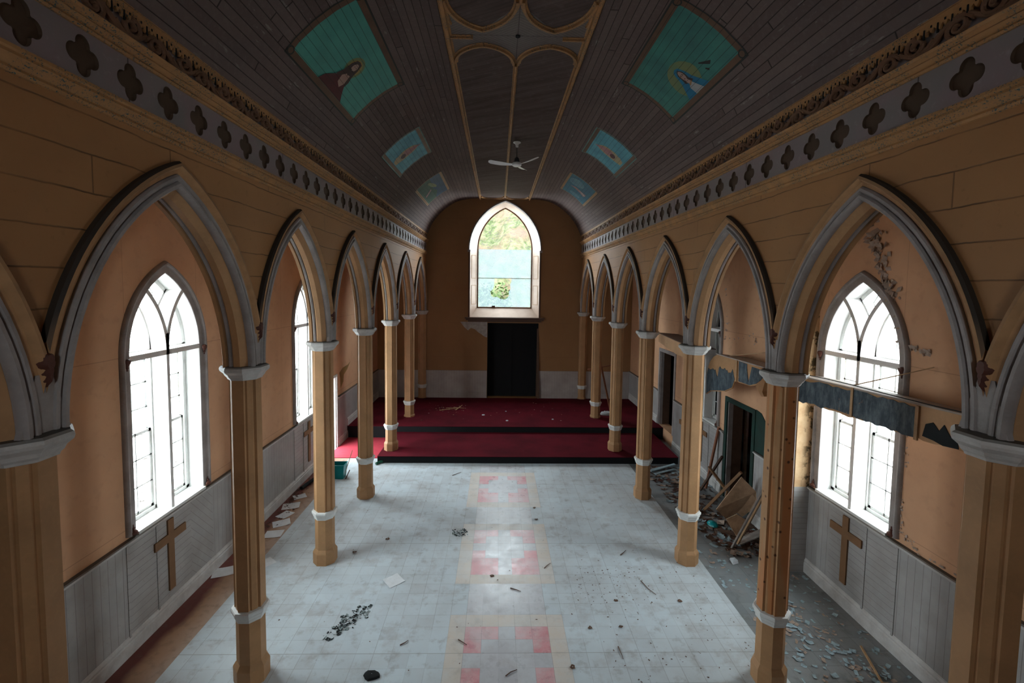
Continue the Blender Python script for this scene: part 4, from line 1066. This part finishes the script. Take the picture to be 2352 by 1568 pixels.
mb=MB(); mb.poly(XF-.009,XF-.002,[(4.73,3.13),(4.70,3.27),(4.62,3.31),(4.55,3.24),(4.50,3.32),(4.46,3.26),(4.42,3.21),(4.36,3.20),(4.34,3.12),(4.5,3.10),(4.6,3.12)]); mb.poly(XF-.009,XF-.002,[(4.32,3.22),(4.25,3.2),(4.12,3.12),(4.2,3.10),(4.3,3.14)]); link('torn_hole',mb,M['rag'],root)
for yb in (5.715,4.80):
    mb=MB(); mb.prism(XF-.02,XF,[(yb-.02,3.06),(yb+.02,3.06),(yb+.02,3.44),(yb-.02,3.44)]); link('batten',mb,M['plank_tan'],root)
mb=MB(); 
dk=[(XF-.012,3.9,3.505),(XF-.012,6.95,3.39),(WIN[1]-.01,6.95,3.33),(WIN[1]-.01,3.9,3.42)]
mb.add(dk+[(a,b,c-.02) for a,b,c in dk],[(0,1,2,3),(7,6,5,4),(0,4,5,1),(1,5,6,2),(2,6,7,3),(3,7,4,0)]); link('deck',mb,paint('dusty_deck',(.36,.30,.26),(.2,.15,.12),5,.7),root)
root=empty('broken_soffit',(XF,8.6,3.2)); tag(root,'broken ledge end with rounded corner and drooping dark paper above the green doorway','ledge','broken soffit remains in the right aisle')
mb=MB(); mb.poly(XF,XF+.02,[(9.80,2.38),(9.816,2.86),(9.74,3.03),(9.656,3.148),(9.52,3.26),(9.359,3.326),(8.516,3.351),(7.58,3.345),(7.60,3.18),(7.886,2.999),(8.104,2.935),(8.511,2.922),(8.596,2.96),(8.72,2.75),(9.0,2.62),(9.29,2.56),(9.599,2.49)]); link('fascia',mb,M['ochre'],root)
mb=MB(); mb.poly(XF-.008,XF-.001,[(9.79,2.40),(9.79,2.84)]+jag(9.72,9.42,2.98,3.00,6,.03,31)+[(9.36,2.90),(9.30,2.86),(9.26,3.06)]+jag(9.22,8.78,3.10,3.04,9,.035,32)+[(8.72,3.13),(8.66,3.0),(8.63,2.95),(8.72,2.77),(9.0,2.64),(9.29,2.58),(9.6,2.51)])
mb.poly(XF-.008,XF-.001,[(8.48,2.94),(8.50,3.33),(8.22,3.32),(8.2,3.18),(8.14,3.0),(8.08,3.2),(8.05,3.3),(7.75,3.29),(7.60,3.22),(7.9,3.02),(8.1,2.95)])
link('dark_paper',mb,M['papered'],root)
mb=MB(); mb.prism(XF-.02,XF,[(8.54,2.92),(8.58,2.92),(8.58,3.34),(8.54,3.34)]); link('batten',mb,M['plank_tan'],root)
mb=MB(); dk=[(XF-.012,7.58,3.36),(XF-.012,9.4,3.345),(WIN[1],9.4,3.28),(WIN[1],7.58,3.30)]
mb.add(dk+[(a,b,c-.02) for a,b,c in dk],[(0,1,2,3),(7,6,5,4),(0,4,5,1),(1,5,6,2),(2,6,7,3),(3,7,4,0)]); link('deck',mb,M['plank_grey'],root)
mb=MB(); mb.poly(XF-.03,XF+.45,[(7.62,3.21),(7.58,3.16),(7.66,2.93),(7.60,2.86),(7.68,2.84),(7.86,2.98)]); link('torn_lining',mb,M['ochre'],root)
root=empty('broken_soffit',(XF,11.7,3.3)); tag(root,'short ochre ledge beam beside the tall dark doorway of the right aisle','ledge','broken soffit remains in the right aisle')
mb=MB(); mb.poly(XF,XF+.02,[(12.85,3.43),(10.6,3.30),(10.6,3.0),(11.5,3.0),(12.85,3.18)]); link('fascia',mb,M['ochre'],root)
mb=MB(); dk=[(XF,10.6,3.31),(XF,12.85,3.44),(WIN[1]-.01,12.85,3.40),(WIN[1]-.01,10.6,3.28)]
mb.add(dk+[(a,b,c-.02) for a,b,c in dk],[(0,1,2,3),(7,6,5,4),(0,4,5,1),(1,5,6,2),(2,6,7,3),(3,7,4,0)]); link('deck',mb,M['plank_dark'],root)

def thing(name,mb,mat,label,cat,group=None,smooth=False): return tag(link(name,mb,mat,None,smooth),label,cat,group)
mb=MB(); mb.stick((4.42,5.75,3.46),(4.94,5.2,3.80),.012,.012); thing('lath',mb,M['plank_tan'],'thin lath sticking up from the long ledge across the right window','lath')
mb=MB(); mb.stick((4.42,8.9,3.37),(4.93,7.9,3.62),.014,.014); thing('lath',mb,M['plank_tan'],'thin lath sticking up from the ledge with the rounded corner','lath')
mb=MB(); mb.tube([(4.41,6.6,3.43),(4.40,6.2,3.455),(4.395,5.7,3.47),(4.40,5.2,3.475),(4.39,4.6,3.49),(4.41,4.0,3.515)],.006,6); thing('cable',mb,M['rag'],'black cable lying along the top of the long ledge','cable')

# ------------------------------------------------------------------ debris, right aisle
mb=MB(); mb.stick((4.085,7.87,.02),(4.62,7.66,1.48),.11,.025,roll=.5); thing('plank',mb,M['plank_grey'],'long weathered grey plank leaning by the orange-patched column','plank','loose boards in the right aisle')
mb=MB(); mb.stick((4.24,7.98,.02),(4.72,7.80,1.32),.07,.03,roll=.6); thing('plank',mb,M['plank_tan'],'narrow tan plank leaning just behind the long weathered grey plank','plank','loose boards in the right aisle')
def slab(bd,t_,mat,lb):
    mb=MB(); n=len(bd); a=[Vector(b) for b in bd]; nv=(a[2]-a[0]).cross(a[n//2+1]-a[0]).normalized()*t_
    mb.add([tuple(v) for v in a]+[tuple(v+nv) for v in a],[tuple(range(n)),tuple(range(2*n-1,n-1,-1))]+[(i,(i+1)%n,n+(i+1)%n,n+i) for i in range(n)])
    thing('board',mb,mat,lb,'board')
slab([(4.604,8.6,1.017),(4.913,8.6,.71),(4.93,8.6,.533),(4.875,8.73,.248),(4.78,8.82,.093),(4.67,8.82,.175),(4.453,8.82,.047),(4.194,8.73,.292)],.014,M['ply'],'broken tan plywood board propped up below the green doorway')
slab([(4.33,8.2,.47),(4.433,8.2,.403),(4.578,8.2,.302),(4.41,8.14,.01),(4.306,8.14,.07),(4.127,8.2,.371)],.014,M['ply'],'smaller torn piece of tan board lying in front of the propped one')
mb=MB(); mb.stick((4.20,9.24,.03),(4.62,8.65,1.09),.055,.05); thing('batten',mb,M['cross'],'brown square batten leaning across the broken tan board','batten','loose boards in the right aisle')
mb=MB(); mb.stick((4.60,9.22,.52),(4.62,9.98,.66),.05,.04); mb.stick((4.60,9.1,.5),(4.60,9.25,.02),.03,.03); thing('batten',mb,M['cross'],'short brown batten crossing behind the leaning square batten','batten','loose boards in the right aisle')
mb=MB(); mb.stick((4.72,10.30,.02),(4.93,10.22,1.5),.06,.04); thing('batten',mb,M['plank_red'],'reddish batten leaning upright against the right wainscot','batten','loose boards in the right aisle')
mb=MB(); mb.stick((4.55,10.2,.02),(4.72,9.6,1.05),.05,.04); thing('batten',mb,M['plank_dark'],'dark brown batten leaning beside the reddish batten','batten','loose boards in the right aisle')
mb=MB(); mb.stick((4.30,10.9,.02),(4.50,10.4,.5),.04,.03); thing('batten',mb,M['cross'],'thin short brown batten seen left of the third right column','batten','loose boards in the right aisle')
for k,(a,b) in enumerate((((3.70,11.30,.03),(4.5,11.62,.06)),((3.72,11.22,.05),(4.45,11.50,.12)),((3.8,11.1,.02),(4.4,11.38,.04)))):
    mb=MB(); mb.stick(a,b,.07,.02); thing('slat',mb,M['flake_blue'],['blue-grey slat lying on the floor before the lower step, rearmost of three','blue-grey slat lying before the lower step, middle and highest of three','blue-grey slat lying before the lower step, nearest of three'][k],'slat','blue-grey slats before the altar step')
mb=MB(); mb.stick((4.25,8.0,.03),(4.95,8.05,.30),.16,.02); thing('plank',mb,M['plank_grey'],'grey board lying low behind the leaning planks by the right wainscot','plank','loose boards in the right aisle')
mb=MB(); mb.stick((4.1,8.45,.03),(4.85,7.9,.05),.07,.04); thing('plank',mb,M['plank_dark'],'dark plank lying on the floor under the rubble','plank','loose boards in the right aisle')
mb=MB(); mb.stick((3.6,7.6,.03),(4.25,9.3,.05),.06,.03) if False else mb.stick((3.85,8.9,.03),(4.2,9.35,.05),.05,.03); thing('plank',mb,M['plank_dark'],'short dark plank at the foot of the leaning batten','plank','loose boards in the right aisle')
mb=MB(); mb.grid([[(4.10+.10*math.cos(a)*r,8.66+.13*math.sin(a)*r,.02+h) for a in [2*PI*i/10 for i in range(10)]] for r,h in ((1,0),(.9,.03),(.6,.05),(.1,.06))],0,True); thing('plastic_scrap',mb,M['teal'],'crumpled teal plastic scrap on the rubble beside the third right column','scrap',None,True)
mb=MB(); mb.add([(3.83,7.36,.01),(3.95,7.40,.01),(3.93,7.50,.02),(3.82,7.46,.05),(3.84,7.38,.05),(3.94,7.41,.06),(3.92,7.48,.07),(3.83,7.45,.08)],[(0,1,2,3),(4,5,6,7),(0,1,5,4),(1,2,6,5),(2,3,7,6),(3,0,4,7)]); thing('stone',mb,M['fabric'],'small white block on the grey floor of the right aisle','block')
mb=MB(); mb.stick((4.62,5.6,.01),(4.30,4.7,.02),.022,.022); thing('stick',mb,M['plank_tan'],'thin brown stick on the right aisle floor among paint flakes','stick')
mb=MB(); mb.stick((3.28,4.95,.01),(3.45,4.55,.02),.02,.02); thing('stick',mb,M['plank_tan'],'short brown stick beside the base of the orange-patched column','stick')

def flakes(name,regions,n,mats,label,cat,smin,smax,seed):
    rr=random.Random(seed); mb=MB()
    for k in range(n):
        x0,x1,y0,y1,zz=rr.choice(regions)
        x=rr.uniform(x0,x1); y=rr.uniform(y0,y1); s_=rr.uniform(smin,smax); a=rr.uniform(0,2*PI); w=s_*rr.uniform(.25,.8)
        c,sn=math.cos(a),math.sin(a); z=zz+.002+rr.uniform(0,.004); q=[]
        for u,v,h in ((-1,-1,rr.uniform(0,.5)),(0,-1.1,0),(1,-1,rr.uniform(0,.7)),(1,1,rr.uniform(0,.5)),(0,.9,0),(-1,1,rr.uniform(0,.5))):
            q.append((x+u*s_*c-v*w*sn,y+u*s_*sn+v*w*c,z+h*w*1.2))
        mb.add(q,[(0,1,4,5),(1,2,3,4)],rr.randrange(len(mats)))
    return tag(link(name,mb,mats),label,cat,None,'stuff')
RG=[(3.85,4.15,5.9,6.7,0),(4.15,4.5,4.9,5.7,0),(4.25,4.7,4.6,5.3,0),(3.75,4.3,5.5,6.9,0),(3.75,4.35,5.5,6.9,0),(4.0,4.85,4.2,5.9,0),(3.45,4.0,4.9,6.3,0),(4.2,4.9,5.8,7.1,0),(3.4,4.2,6.8,7.8,0)]
flakes('paint_flakes',RG,420,[M['flake_blue'],M['flake_blue'],M['flake_tan']],'curled blue-grey and tan paint flakes strewn over the right aisle floor','flakes',.012,.045,1)
flakes('rubble',[(3.75,4.9,7.9,9.3,0),(4.0,4.9,7.6,8.6,0),(3.6,4.9,9.3,11.6,0)],560,[M['plank_dark'],M['plank_dark'],M['flake_blue'],M['flake_tan'],M['plank_dark'],M['redbrown']],'heap of dark rubble and splinters against the right wall','rubble',.02,.09,2)
flakes('floor_litter',[(-4.7,-4.4,8.5,11.5,0),(-4.75,-4.55,9.5,11.2,0)],120,[M['plank_dark'],M['leaf'],M['redbrown']],'dark litter along the foot of the left wainscot','litter',.01,.04,3)
flakes('carpet_litter',[(-2.6,-1.2,15.3,16.3,.376),(-2.3,-1.6,15.6,16.0,.376),(-3,3,14,16.8,.376)],90,[M['flake_tan'],M['plank_tan'],M['leaf']],'small litter scattered over the upper crimson carpet','litter',.008,.03,4)
flakes('floor_specks',[(-3.8,3.2,4.4,11,0),(1.2,3.2,5,7.6,0),(1.0,2.2,6.4,7.3,0)],330,[M['leaf'],M['twig'],M['leaf']],'tiny brown specks of dirt scattered over the pale tiles','dirt',.004,.013,5)
flakes('glass_splinters',[(-2.5,-2.3,5.75,6.0,0),(-2.38,-2.15,5.95,6.2,0),(-2.25,-2.02,6.15,6.4,0)],150,[M['glass_shard'],M['rag']],'dark broken glass splinters on the left part of the tiled floor','splinters',.006,.03,6)
flakes('glass_splinters',[(-1.05,-.75,8.25,8.5,0)],60,[M['glass_shard'],M['rag'],M['glass_shard']],'grey broken glass splinters left of the pink tile pattern','splinters',.008,.03,8)
# peeling paint on the right wall
def wallflakes(name,path,n,spread,label,seed,size=(.012,.04)):
    rr=random.Random(seed); mb=MB(); X=WIN[1]-.004
    for k in range(n):
        i=rr.randrange(len(path)-1); t=rr.random(); a,b=path[i],path[i+1]; sp=spread*(1 if i>0 else 1.6)
        y=a[0]+(b[0]-a[0])*t+rr.gauss(0,sp); z=a[1]+(b[1]-a[1])*t+rr.gauss(0,sp); s_=rr.uniform(*size); an=rr.uniform(0,2*PI); c,sn=math.cos(an),math.sin(an)
        out=rr.uniform(.2,1.0)*s_
        q=[(X,y-s_*c,z-s_*sn),(X,y-s_*sn*.8,z+s_*c*.8),(X-out,y+s_*c*.9,z+s_*sn*.9),(X-out*.7,y+s_*sn*.7,z-s_*c*.7)]
        mb.add(q,[(0,1,2,3)])
    return tag(link(name,mb,M['flake_tan']),label,'peeling paint',None,'stuff')
wallflakes('peeling_paint',[(6.33,5.72),(6.12,5.1),(5.87,4.57)],150,.05,'thick curls of peeling paint above the nearest right window',11,(.02,.06))
wallflakes('peeling_paint',[(5.87,4.57),(5.71,4.18),(5.67,3.96),(5.45,3.99),(5.28,3.93)],70,.02,'line of peeling paint down the right side of the nearest right window',12,(.012,.04))
wallflakes('peeling_paint',[(5.52,2.9),(5.55,2.2),(5.52,1.6),(5.2,1.5),(4.5,1.5)],60,.018,'peeling paint along the dado rail right of the right window',13,(.008,.028))
wallflakes('peeling_paint',[(10.2,4.9),(10.15,3.8),(10.2,3.5),(9.0,3.75),(8.9,3.4)],50,.03,'peeling paint beside the dark further right window',14,(.01,.03))

# ------------------------------------------------------------------ small things on the floor
rr=random.Random(21)
papers=[(-1.83,6.97,.10,.10,.7,'square white paper alone on the tiles left of the pink pattern'),(-4.62,7.20,.13,.10,.35,'white sheet by the left wainscot behind the front column'),(-4.10,7.40,.13,.09,.9,'white sheet just right of the front left column on the floor'),
 (-4.38,8.33,.12,.10,.15,'folded white sheet nearest the front column among the left aisle papers'),(-4.42,8.72,.12,.10,.5,'white sheet second from the folded one along the left aisle'),(-4.50,9.05,.11,.09,1.2,'white sheet halfway along the left aisle papers'),
 (-4.55,9.42,.13,.11,.3,'larger white sheet near the second left column in the left aisle'),(-4.55,9.85,.10,.08,.6,'farthest white sheet of the left aisle papers')]
for x,y,w,h,a,lb in papers:
    mb=MB(); c,s_=math.cos(a),math.sin(a); rows=[]
    for i in range(4):
        r=[]
        for j in range(4):
            u=(i/3-.5)*2.6*w; v=(j/3-.5)*2.6*h
            r.append((x+u*c-v*s_,y+u*s_+v*c,.004+(.015*rr.random() if (i in(0,3) and j in (0,3)) else .002)))
        rows.append(r)
    mb.grid(rows); thing('paper_sheet',mb,M['paper'],lb,'paper','loose paper sheets on the floor')
# teal bin
root=empty('bin',(-4.02,10.85,0)); tag(root,'teal plastic bin on the left aisle floor with a stick leaning in it','bin')
mb=MB(); x,y=-4.05,10.88; sq=lambda a:[(a,-a*.8),(a,a*.8),(-a,a*.8),(-a,-a*.8)]
mb.ring([(.135,.005),(.165,.33),(.175,.335),(.175,.35),(.16,.35)],sq,x,y,cap=False); mb.ring([(.15,.35),(.12,.03)],sq,x,y,cap=False); mb.add([(x-.135,y-.108,.008),(x+.135,y-.108,.008),(x+.135,y+.108,.008),(x-.135,y+.108,.008)],[(0,1,2,3)])
link('body',mb,M['teal'],root)
mb=MB(); mb.stick((x+.13,y,.05),(x+.22,y+.35,.55),.012,.012); thing('stick',mb,M['plank_tan'],'thin stick leaning in the teal bin','stick')
mb=MB(); mb.stick((x+.20,y-.12,.01),(x+.27,y-.02,.20),.016,.016); thing('stick',mb,M['twig'],'short dark stick leaning on the outside of the teal bin','stick')
mb=MB(); mb.tube([(-3.36,11.66,.035),(-3.30,11.74,.035),(-3.25,11.80,.035),(-3.225,11.835,.035),(-3.20,11.87,.035)],.035,10); thing('bottle',mb,M['glassgreen'],'dark green bottle lying at the left corner of the lower step','bottle',None,True)
mb=MB(); mb.tube([(-4.66,10.18,.045),(-4.56,10.75,.045)],.04,10); thing('tube',mb,M['rag'],'short black tube lying by the left wainscot','tube',None,True)
# rag
mb=MB(); n=14; pts=[(math.cos(2*PI*i/n)*(.085+.03*rr.random()),math.sin(2*PI*i/n)*(.06+.025*rr.random())) for i in range(n)]
mb.grid([[(-1.69+a*k,5.20+b*k,z+.003*rr.random()) for a,b in pts] for k,z in ((1,.004),(.85,.025),(.5,.035),(.05,.03))],0,True); thing('rag',mb,M['rag'],'crumpled black rag at the bottom of the photo on the tiles','rag',None,True)
# crumpled cloth on the platform
mb=MB(); rows=[]
for i in range(7):
    ph=PI/2*i/6; rows.append([(3.52+(.20*math.cos(ph)+.03*rr.random())*math.cos(2*PI*j/12),15.2+(.13*math.cos(ph)+.02*rr.random())*math.sin(2*PI*j/12),.378+(.13*math.sin(ph))*(.7+.3*rr.random())) for j in range(12)])
mb.grid(rows,0,True); thing('cloth',mb,M['fabric'],'crumpled pale cloth on the platform beside the right column','cloth',None,True)
# leaning cross
root=empty('wooden_cross',(3.37,14.5,.376)); tag(root,'dark red wooden cross leaning between the right columns on the platform','cross')
mb=MB(); mb.stick((3.55,14.45,.40),(3.22,15.6,2.78),.055,.03); link('upright',mb,M['plank_red'],root)
mb=MB(); mb.stick((2.86,15.22,1.92),(3.72,15.40,2.05),.05,.03); link('crossbar',mb,M['plank_red'],root)
# wood splinters pile on the platform
for k,(a,b,lb) in enumerate((((-2.2,15.55,.39),(-1.55,15.75,.42),'longest pale splinter of the wood pile on the crimson platform'),((-2.0,15.85,.39),(-1.7,15.6,.47),'pale splinter lying across the longest one on the platform'),((-1.75,15.95,.39),(-1.35,15.7,.43),'pale splinter at the right end of the platform wood pile'),((-1.65,15.6,.39),(-1.45,16.05,.45),'short upright-tilted splinter on the platform wood pile'))):
    mb=MB(); mb.stick(a,b,.045,.012,taper=.4); thing('wood_splinter',mb,M['plank_tan'],lb,'splinter','wood splinters on the altar platform')
for k,(x,y,s_,lb) in enumerate(((-.67,15.04,.05,'pale chip on the upper carpet left of the dark doorway'),(.12,14.4,.045,'pale chip on the upper carpet near its front edge'),(1.62,14.58,.035,'small bluish chip on the upper carpet right of centre'),(.1,15.5,.03,'tiny pale chip on the upper carpet before the doorway'))):
    mb=MB(); mb.ring([(s_,.377),(s_*.9,.39),(s_*.4,.395)],octo,x,y); thing('plaster_chip',mb,M['fabric'],lb,'chip','plaster chips on the altar platform')
# twigs and leaves on tiles
tw=[((2.12,6.95),(2.17,6.75),(2.25,6.62),'curved dark twig on the tiles left of the orange-patched column'),((1.40,5.62),(1.405,5.52),(1.41,5.42),'straight dark twig near the bottom right of the tiles'),((.60,7.28),(.66,7.35),(.72,7.42),'brown twig at the right edge of the middle pink pattern'),((.02,6.78),(.10,6.74),(.18,6.70),'brown twig on the grey tiles between pink patterns'),((1.98,7.65),(2.06,7.72),(2.12,7.80),'short orange-brown twig on the right tiles'),((-.70,5.75),(-.64,5.70),(-.58,5.66),'short brown twig on the nearest pink tile'),((-.08,5.18),(-.02,5.23),(.06,5.27),'pale twig at the bottom centre of the photo'),((-1.45,5.66),(-1.39,5.70),(-1.36,5.74),'short brown twig on the left tiles near the black rag'),((-1.3,11.0),(-1.2,11.1),(-1.1,11.2),'light brown twig near the lower altar step')]
for a,b,c,lb in tw:
    mb=MB(); mb.tube([(*a,.008),(*b,.012),(*c,.008)],.008,6,r1=.004); thing('twig',mb,M['twig'],lb,'twig','twigs on the tiled floor')
lv=[((-2.217,8.16),.035,'round brown leaf left of the tiles before the second left column'),((-.27,7.08),.035,'dark leaf on the middle pink pattern'),((.60,9.36),.03,'dark leaf beside the farthest pink pattern'),((.60,8.88),.03,'dark leaf between the two far pink patterns'),((1.60,6.50),.03,'dark leaf among specks on the right tiles'),((1.53,5.97),.028,'brown leaf on the right tiles near the bottom'),((-2.69,7.74),.04,'flat brown leaf beside the shadow of the second left column'),((2.56,6.48),.035,'brown leaf near the orange-patched column'),((1.10,5.95),.03,'brown leaf right of the nearest pink pattern'),((.75,5.30),.03,'dark leaf at the bottom right of the nearest pink pattern')]
for (x,y),s_,lb in lv:
    s_*=1.35
    mb=MB(); n=9; pts=[(x+s_*math.cos(2*PI*i/n)*rr.uniform(.5,1.1),y+s_*math.sin(2*PI*i/n)*rr.uniform(.5,1.0)) for i in range(n)]
    mb.grid([[(a,b,.003+.012*rr.random()) for a,b in pts],[(x+(a-x)*.2,y+(b-y)*.2,.014) for a,b in pts]],0,True); thing('leaf',mb,M['leaf'],lb,'leaf','dead leaves on the tiled floor')

# ------------------------------------------------------------------ outside
mb=MB(); mb.add([(-60,-30,-.6),(60,-30,-.6),(60,24,-.6),(-60,24,-.6)],[(0,1,2,3)]); struct('floor_outdoor_ground',mb,M['ground'])
mb=MB(); rows=[]
for i in range(34):
    r=[]
    for j in range(50):
        x=-11+22*j/49; y=24+38*i/33; z=-.6+(i/33)**1.05*30+1.8*mnoise.noise(Vector((x*.35,y*.35,0)))+.9*mnoise.noise(Vector((x*1.3,y*1.3,4)))
        r.append((x,y,z if i else -.6))
    rows.append(r)
mb.grid(rows); tag(link('hillside',mb,M['hill'],None,True),'scrubby green and rust hillside seen through the altar window','hillside',None,'stuff')
mb=MB()
for k in range(900):
    x=-1.1+1.6*rr.random(); y=21.2+1.2*rr.random(); z=2.3+2.6*rr.random(); s_=rr.uniform(.06,.14)
    if ((x+.35)/.8)**2+((z-3.9)/1.4)**2>1: continue
    a,b=rr.uniform(0,2*PI),rr.uniform(-1,1); d=Vector((math.cos(a),math.sin(a),b))*s_; e=Vector((-math.sin(a),math.cos(a),.5))*s_*.5; p=Vector((x,y,z))
    mb.add([p-d,p+e,p+d,p-e],[(0,1,2,3)])
mb.tube([(-.3,21.8,-.6),(-.35,21.8,2.8)],.05,8)
tag(link('shrub',mb,M['shrub']),'green shrub outside seen through the torn hole in the plastic sheet','shrub')

# ------------------------------------------------------------------ light
w=bpy.data.worlds.new('overcast'); scn.world=w; w.use_nodes=True; nt=w.node_tree; nt.nodes.clear()
bg=nt.nodes.new('ShaderNodeBackground'); ou=nt.nodes.new('ShaderNodeOutputWorld'); bg.inputs[0].default_value=(.83,.945,1.0,1); bg.inputs[1].default_value=20.0
nt.links.new(bg.outputs[0],ou.inputs[0])
def portal(name,loc,rot,sx,sy):
    l=bpy.data.lights.new(name,'AREA'); l.shape='RECTANGLE'; l.size=sx; l.size_y=sy; l.cycles.is_portal=True
    o=bpy.data.objects.new(name,l); COL.objects.link(o); o.location=loc; o.rotation_euler=rot; return o
for side,wins in ((-1,LWIN),(1,RWIN)):
    for i,yc in enumerate(wins):
        if side==1 and i==1: continue
        portal('sky_portal',(WIN[side]+side*.34,yc,3.15),(0,-side*PI/2*-1,0) if False else (0,side*PI/2,0),3.4,1.4)
portal('sky_portal',(-5.18,12.5,1.05),(0,-PI/2,0),2.1,.95)
portal('sky_portal',(0,YREAR-.32,5.1),(PI/2,0,0),1.0,1.0)  # portal for the added rear-wall opening
portal('sky_portal',(BX,YI+.08,5.8),(-PI/2,0,0),2.2,4.0)

# ------------------------------------------------------------------ camera
cam=bpy.data.cameras.new('camera'); co=bpy.data.objects.new('camera',cam); COL.objects.link(co)
cam.sensor_width=36; cam.sensor_fit='HORIZONTAL'; cam.lens=1041.776/2352*36; cam.shift_x=9.447/2352; cam.shift_y=-59.02/2352
cam.clip_start=.05; cam.clip_end=300
r2=Vector((0.99967431,-0.021999,0.01293503)); u2=Vector((-0.01152266,0.06315913,0.99793695)); fw=Vector((0.02277058,0.99776098,-0.06288507))
r2=fw.cross(u2).normalized() 
m=Matrix(((r2.x,u2.x,-fw.x,-.22845),(r2.y,u2.y,-fw.y,0),(r2.z,u2.z,-fw.z,4.68056),(0,0,0,1)))
co.matrix_world=m
scn.camera=co
scn.view_settings.view_transform='Standard'; scn.view_settings.look='None'; scn.view_settings.gamma=1; scn.view_settings.use_curve_mapping=False
scn.view_settings.exposure=0.38
